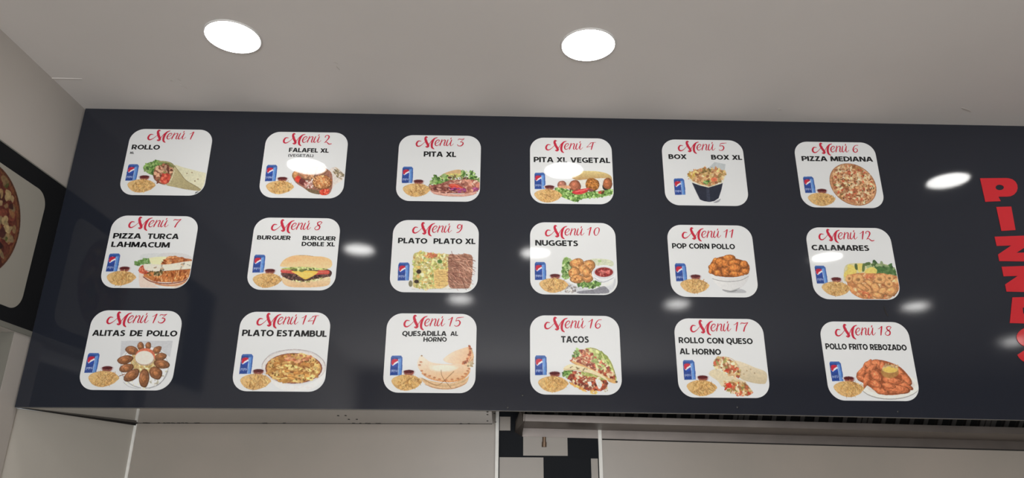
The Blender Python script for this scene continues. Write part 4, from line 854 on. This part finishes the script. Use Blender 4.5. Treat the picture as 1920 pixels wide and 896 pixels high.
for i in range(18):
    cx, cz = CENTRES[i]; T = local(i)
    st = empty('menu_sticker', (cx, BOARD_Y - .0007, 1.6 + cz), LABELS[i], 'menu sticker', 'menu stickers on the black board')
    if sheet0 is None: sheet0 = bm_obj('sheet', sheet_mesh(SW, SH, SR, .0012), M_WHITE, st)
    else:
        o = sheet0.copy(); COL.objects.link(o); o.parent = st
    cv = Canvas(SW, SH, RES, T); cv.r.seed(40 + i)
    cv.cur = 1; DISH[i](cv)
    cv.T = Shift((187, 535), T(np.array(CAN[i], float))); cv.cur = 4; draw_can(cv)
    if CUP[i] is not None:
        cv.T = Shift((320, 612), T(np.array(CUP[i], float))); cv.cur = 3; draw_cup(cv); cv.cur = 2; draw_fries(cv)
    print_meshes(cv, {1: 'dish_picture', 2: 'fries_picture', 3: 'sauce_cup_picture', 4: 'drink_can_picture'}, st, -.0016, M_PRINT, in_round(SW, SH, SR))
    lines_object('title_lettering', title_parts(str(i + 1), T(np.array(ANCH[i], float))), st, -.0019, M_RED)
    for txt, x0, y0, x1, y1, cap in TXT[i]:
        A, B = T(np.array([[x0, y0], [x1, y1]], float)); C = T(np.array([x0, y0 - cap], float))
        wd = B[0] - A[0]; ch = (C[1] - A[1]) * .97
        small = txt in ('(VEGETAL)',)
        co, polys = text_mesh(txt, wd, ch, .75 if small else 1.0)
        sl = (B[1] - A[1]) / wd
        if i == 14:   # hand-cut letters: a slightly bouncing base line
            co[:, 1] += np.sin(co[:, 0] / wd * 25) * ch * .05
        co = np.stack([A[0] + co[:, 0], A[1] + co[:, 1] + sl * co[:, 0], co[:, 2]], -1)
        lines_object('dish_lettering', [(co, polys, 0)], st, -.0020, [M_GREYTXT if small else M_BLACK])

# ------------------------------------------------------------------ the red word running down the board's right end
def L_pts(P): # detail drawing of the right edge -> board metres
    P = np.asarray(P, float); k = 120 / 299
    W3 = on_y(np.stack([1800 + P[:, 0] * k, 320 + P[:, 1] * k], -1), BOARD_Y); return W3[:, [0, 2]]
def arc(cx, cy, rx, ry, a0, a1, n=8): return [(cx + rx * math.cos(math.radians(a0 + (a1 - a0) * k / n)), cy + ry * math.sin(math.radians(a0 + (a1 - a0) * k / n))) for k in range(n + 1)]
S_C = [(405, 775), (365, 752), (310, 752), (282, 775), (300, 800), (350, 815), (395, 838), (392, 868), (345, 886), (300, 872), (282, 850)]
LET = {'P': ([(92, 36), (215, 35)] + arc(222, 79, 46, 43, -85, 95) + [(178, 122), (189, 143), (117, 146)], arc(184, 79, 20, 13, 0, 340, 10)),
       'I': ([(168, 170), (238, 168), (258, 278), (192, 282)], None),
       'Z': ([(160, 309), (318, 303), (328, 342), (262, 384), (340, 382), (348, 425), (182, 423), (176, 392), (238, 350), (170, 352)], None),
       'Z2': ([(193, 449), (350, 444), (360, 483), (295, 525), (374, 523), (382, 569), (216, 565), (209, 532), (268, 492), (202, 494)], None),
       'A': ([(243, 592), (325, 590), (428, 716), (352, 715), (342, 694), (300, 694), (303, 714), (231, 712)], [(291, 640), (306, 640), (318, 668), (294, 668)])}
WORDS = {'P': 'red vinyl letter P, topmost of the vertical red word', 'I': 'red vinyl letter I just below the red P', 'Z': 'red vinyl letter Z just below the red I',
         'Z2': 'red vinyl letter Z just above the red A', 'A': 'red vinyl letter A near the right edge, above the S', 'S': 'red vinyl letter S, lowest of the vertical red word'}
from mathutils.geometry import tessellate_polygon
def letter(key, outline, hole):
    P = L_pts(outline); c = P.mean(0); loops = [[Vector((x - c[0], z - c[1], 0)) for x, z in P]]
    if hole: loops.append([Vector((x - c[0], z - c[1], 0)) for x, z in L_pts(hole)])
    tris = tessellate_polygon(loops); flat = [v for l in loops for v in l]
    bm = bmesh.new(); th = .0012
    f = [bm.verts.new((v.x, -th, v.y)) for v in flat]; b = [bm.verts.new((v.x, 0, v.y)) for v in flat]
    for t in tris: bm.faces.new([f[k] for k in t]); bm.faces.new([b[k] for k in reversed(t)])
    o0 = 0
    for l in loops:
        n = len(l)
        for k in range(n): bm.faces.new([f[o0 + k], f[o0 + (k + 1) % n], b[o0 + (k + 1) % n], b[o0 + k]])
        o0 += n
    o = bm_obj('vinyl_letter', bm, M_REDVINYL); o.location = (c[0], BOARD_Y - .0007, c[1])
    tag(o, WORDS[key], 'letter', 'red vinyl letters down the board')
for k, (ol, ho) in LET.items(): letter(k, ol, ho)
C = crom(S_C, 5, False); d_ = np.gradient(C, axis=0); n_ = np.stack([-d_[:, 1], d_[:, 0]], -1); n_ /= np.linalg.norm(n_, axis=1)[:, None]
letter('S', [tuple(p) for p in np.vstack([C + n_ * 19, (C - n_ * 19)[::-1]])], None)

# ------------------------------------------------------------------ side board on the left wall with its pizza sticker
SBY0, SBY1, SBZ0, SBZ1 = 0.95, BOARD_Y - .0005, 2.131, 2.661
sb = empty('side_board', (X_LEFT, 1.7, SBZ0), 'black side board on the left wall carrying a pizza sticker', 'sign board')
bm = bmesh.new(); add_box(bm, (-.0055, SBY0 - 1.7, 0), (0, SBY1 - 1.7, SBZ1 - SBZ0)); bm_obj('panel', bm, M_BOARD2, sb)
M_CORE = mat('board_core', (0.22, 0.215, 0.185), .5)
for z0, z1, xo in ((-.017, 0, 0.0), (SBZ1 - SBZ0, SBZ1 - SBZ0 + .005, -.001)):
    bm = bmesh.new(); add_box(bm, (-.0055, SBY0 - 1.7, z0), (xo, SBY1 - 1.7, z1)); bm_obj('edge_trim', bm, M_CORE, sb)
PW, PH, PR = 1.05, 0.418, .055
py1 = 2.338
pc = (X_LEFT, py1 - PW / 2, 2.387)
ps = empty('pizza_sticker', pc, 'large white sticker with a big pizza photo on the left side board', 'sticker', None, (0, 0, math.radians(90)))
bm_obj('sheet', sheet_mesh(PW, PH, PR, .0012), mat('matt_dimmed_vinyl', (.35, .33, .285), .6, spec=.2), ps)  # white sheet darkened: the weaker light on this wall is in its colour
PCX = py1 - PW / 2
pz = Canvas(.46, .40, .0008, lambda p: np.stack([p[..., 0] / 1000, p[..., 1] / 1000], -1))
t = np.linspace(0, 2 * np.pi, 60, endpoint=False)
Cc = lambda r: np.stack([r * np.cos(t), r * np.sin(t)], -1)
pz.fill(Cc(182), (112, 62, 40), smooth=False, noise=.2); pz.fill(Cc(174), (150, 88, 54), smooth=False, noise=.2); pz.fill(Cc(162), (126, 54, 40), smooth=False, noise=.2)
PP = Cc(160)[::5]
pz.scatter(PP, 160, (7, 17), [(150, 74, 54), (112, 44, 34), (176, 120, 74), (96, 40, 32)], 1.5)
pz.scatter(PP, 90, (7, 14), [(206, 176, 120), (188, 150, 98), (190, 160, 112)], 1.5)
pz.scatter(PP, 26, (10, 17), [(96, 44, 40), (60, 28, 26)], 1.2); pz.scatter(PP, 40, (5, 10), [(104, 112, 50), (84, 90, 44)], 1.6)
pz.rgb = np.where(pz.lab[..., None] > 0, pz.rgb * .68, pz.rgb * .63)  # pizza and its surround dimmed, weaker light put into the print colours
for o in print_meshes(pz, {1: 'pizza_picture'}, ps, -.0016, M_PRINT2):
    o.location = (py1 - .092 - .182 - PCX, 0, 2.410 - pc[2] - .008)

# ------------------------------------------------------------------ stainless extractor hood behind the board
HX0, HX1 = 0.088, 3.1
HS = -0.0185
hood = empty('extractor_hood', (HX0, 2.6, 1.87), 'stainless steel extractor hood with a gutter below the right half of the board', 'extractor hood', None, (0, -math.atan(HS), 0))
HL = HX1 - HX0
def hb(name, boxes, mt, bevel=0.0):
    bm = bmesh.new()
    for lo_, hi_ in boxes: add_box(bm, lo_, hi_, 0, bevel)
    return bm_obj(name, bm, mt, hood)
WY = BY1 - .004 - 2.6           # wall in hood space
Z0 = -.0045                     # gutter floor
hb('gutter_lip', [((0, 0, Z0), (HL, .003, Z0 + .0235))], M_STEEL, .0008)
hb('gutter_floor', [((0, .003, Z0), (HL, WY - .004, Z0 + .003))], M_STEEL)
hb('wall_flange', [((0, WY - .004, -.036), (HL, WY - .001, .05))], M_STEEL)
bm = bmesh.new()
add_prism(bm, [(-.002, -.144, .075), (-.002, -.002, .019), (-.002, .0, Z0), (-.002, WY - .002, Z0 - .004), (-.002, WY - .002, .075)], (-.003, 0, 0))
# flared end bracket that runs from the lip back to the wall
add_prism(bm, [(-.001, .002, .019), (-.001, .002, Z0), (-.002, WY - .003, -.036), (-.030, WY - .003, -.020), (-.028, WY - .003, .02), (-.016, .06, .040)], (0, .004, 0))
bm_obj('end_cap', bm, M_STEEL, hood)
bm = bmesh.new(); p = on_y([1021, 818], BY1 - .02)
sx = p[0] - HX0; add_cyl(bm, (sx, WY - .010, -.073), .0088, .018, 'z', 20, .0088); add_cyl(bm, (sx, WY - .010, -.055), .0066, .0185, 'z', 20)
bm_obj('drain_spigot', bm, M_BRASS, hood, False)
hb('cavity_lining', [((-.0, -.145, .62), (HL, WY - .001, .63)), ((HL - .01, -.14, .10), (HL, WY - .001, .62)), ((0.0, -.145, .09), (.004, WY - .001, .62))], M_STEELD)
hb('seal_line', [((p1[1] - HX0 + .004, WY - .0035, -.0405), (HL, WY + .002, -.0362))], M_DARK)
# baffle filters leaning from the gutter up towards the front
fa = Vector((0, WY - .030, .004)); fb = Vector((0, -.10, .40)); sl = (fb - fa); fl = sl.length; sd = sl.normalized(); fn = Vector((0, sd.z, -sd.y)) * -1
def filt_box(bm, x0, x1, s0, s1, d0, d1):
    q = []
    for x in (x0, x1):
        for s_, d__ in ((s0, d0), (s1, d0), (s1, d1), (s0, d1)): q.append(Vector((x, 0, 0)) + fa * 1 + sd * s_ + fn * d__)
    vs = [bm.verts.new(v) for v in q]
    for f in ((0, 1, 2, 3), (7, 6, 5, 4), (0, 4, 5, 1), (1, 5, 6, 2), (2, 6, 7, 3), (3, 7, 4, 0)): bm.faces.new([vs[k] for k in f])
if fn.y > 0: fn = -fn           # towards the room
x = .012; MODW = .470
M_FILT = mat('greasy_filter_steel', (.30, .27, .25), .35, metal=.6)
seq = [.365 - .012] + [MODW] * 5
for wmod in seq:
    if x + wmod > HL - .02: wmod = HL - .02 - x
    if wmod < .1: break
    bm = bmesh.new(); filt_box(bm, x + .004, x + wmod - .004, 0, fl, -.004, -.001); bm_back = bm
    bm = bmesh.new()
    filt_box(bm, x + .002, x + .020, 0, fl, 0, .014); filt_box(bm, x + wmod - .020, x + wmod - .002, 0, fl, 0, .014)
    filt_box(bm, x + .02, x + wmod - .02, fl - .02, fl, 0, .014)
    nb = max(1, int(round((wmod - .04) / .056))); pitch = (wmod - .04) / nb
    for b_ in range(nb):
        xb = x + .02 + b_ * pitch; filt_box(bm, xb + pitch * .60, xb + pitch * .92, .004, fl - .02, .002, .014)
        filt_box(bm, xb + pitch * .60, xb + pitch * .64, .004, fl - .02, -.001, .014)
    fo = bm_obj('baffle_filter', bm, M_FILT, hood); bm_obj('filter_back', bm_back, M_STEELD, fo)
    x += wmod
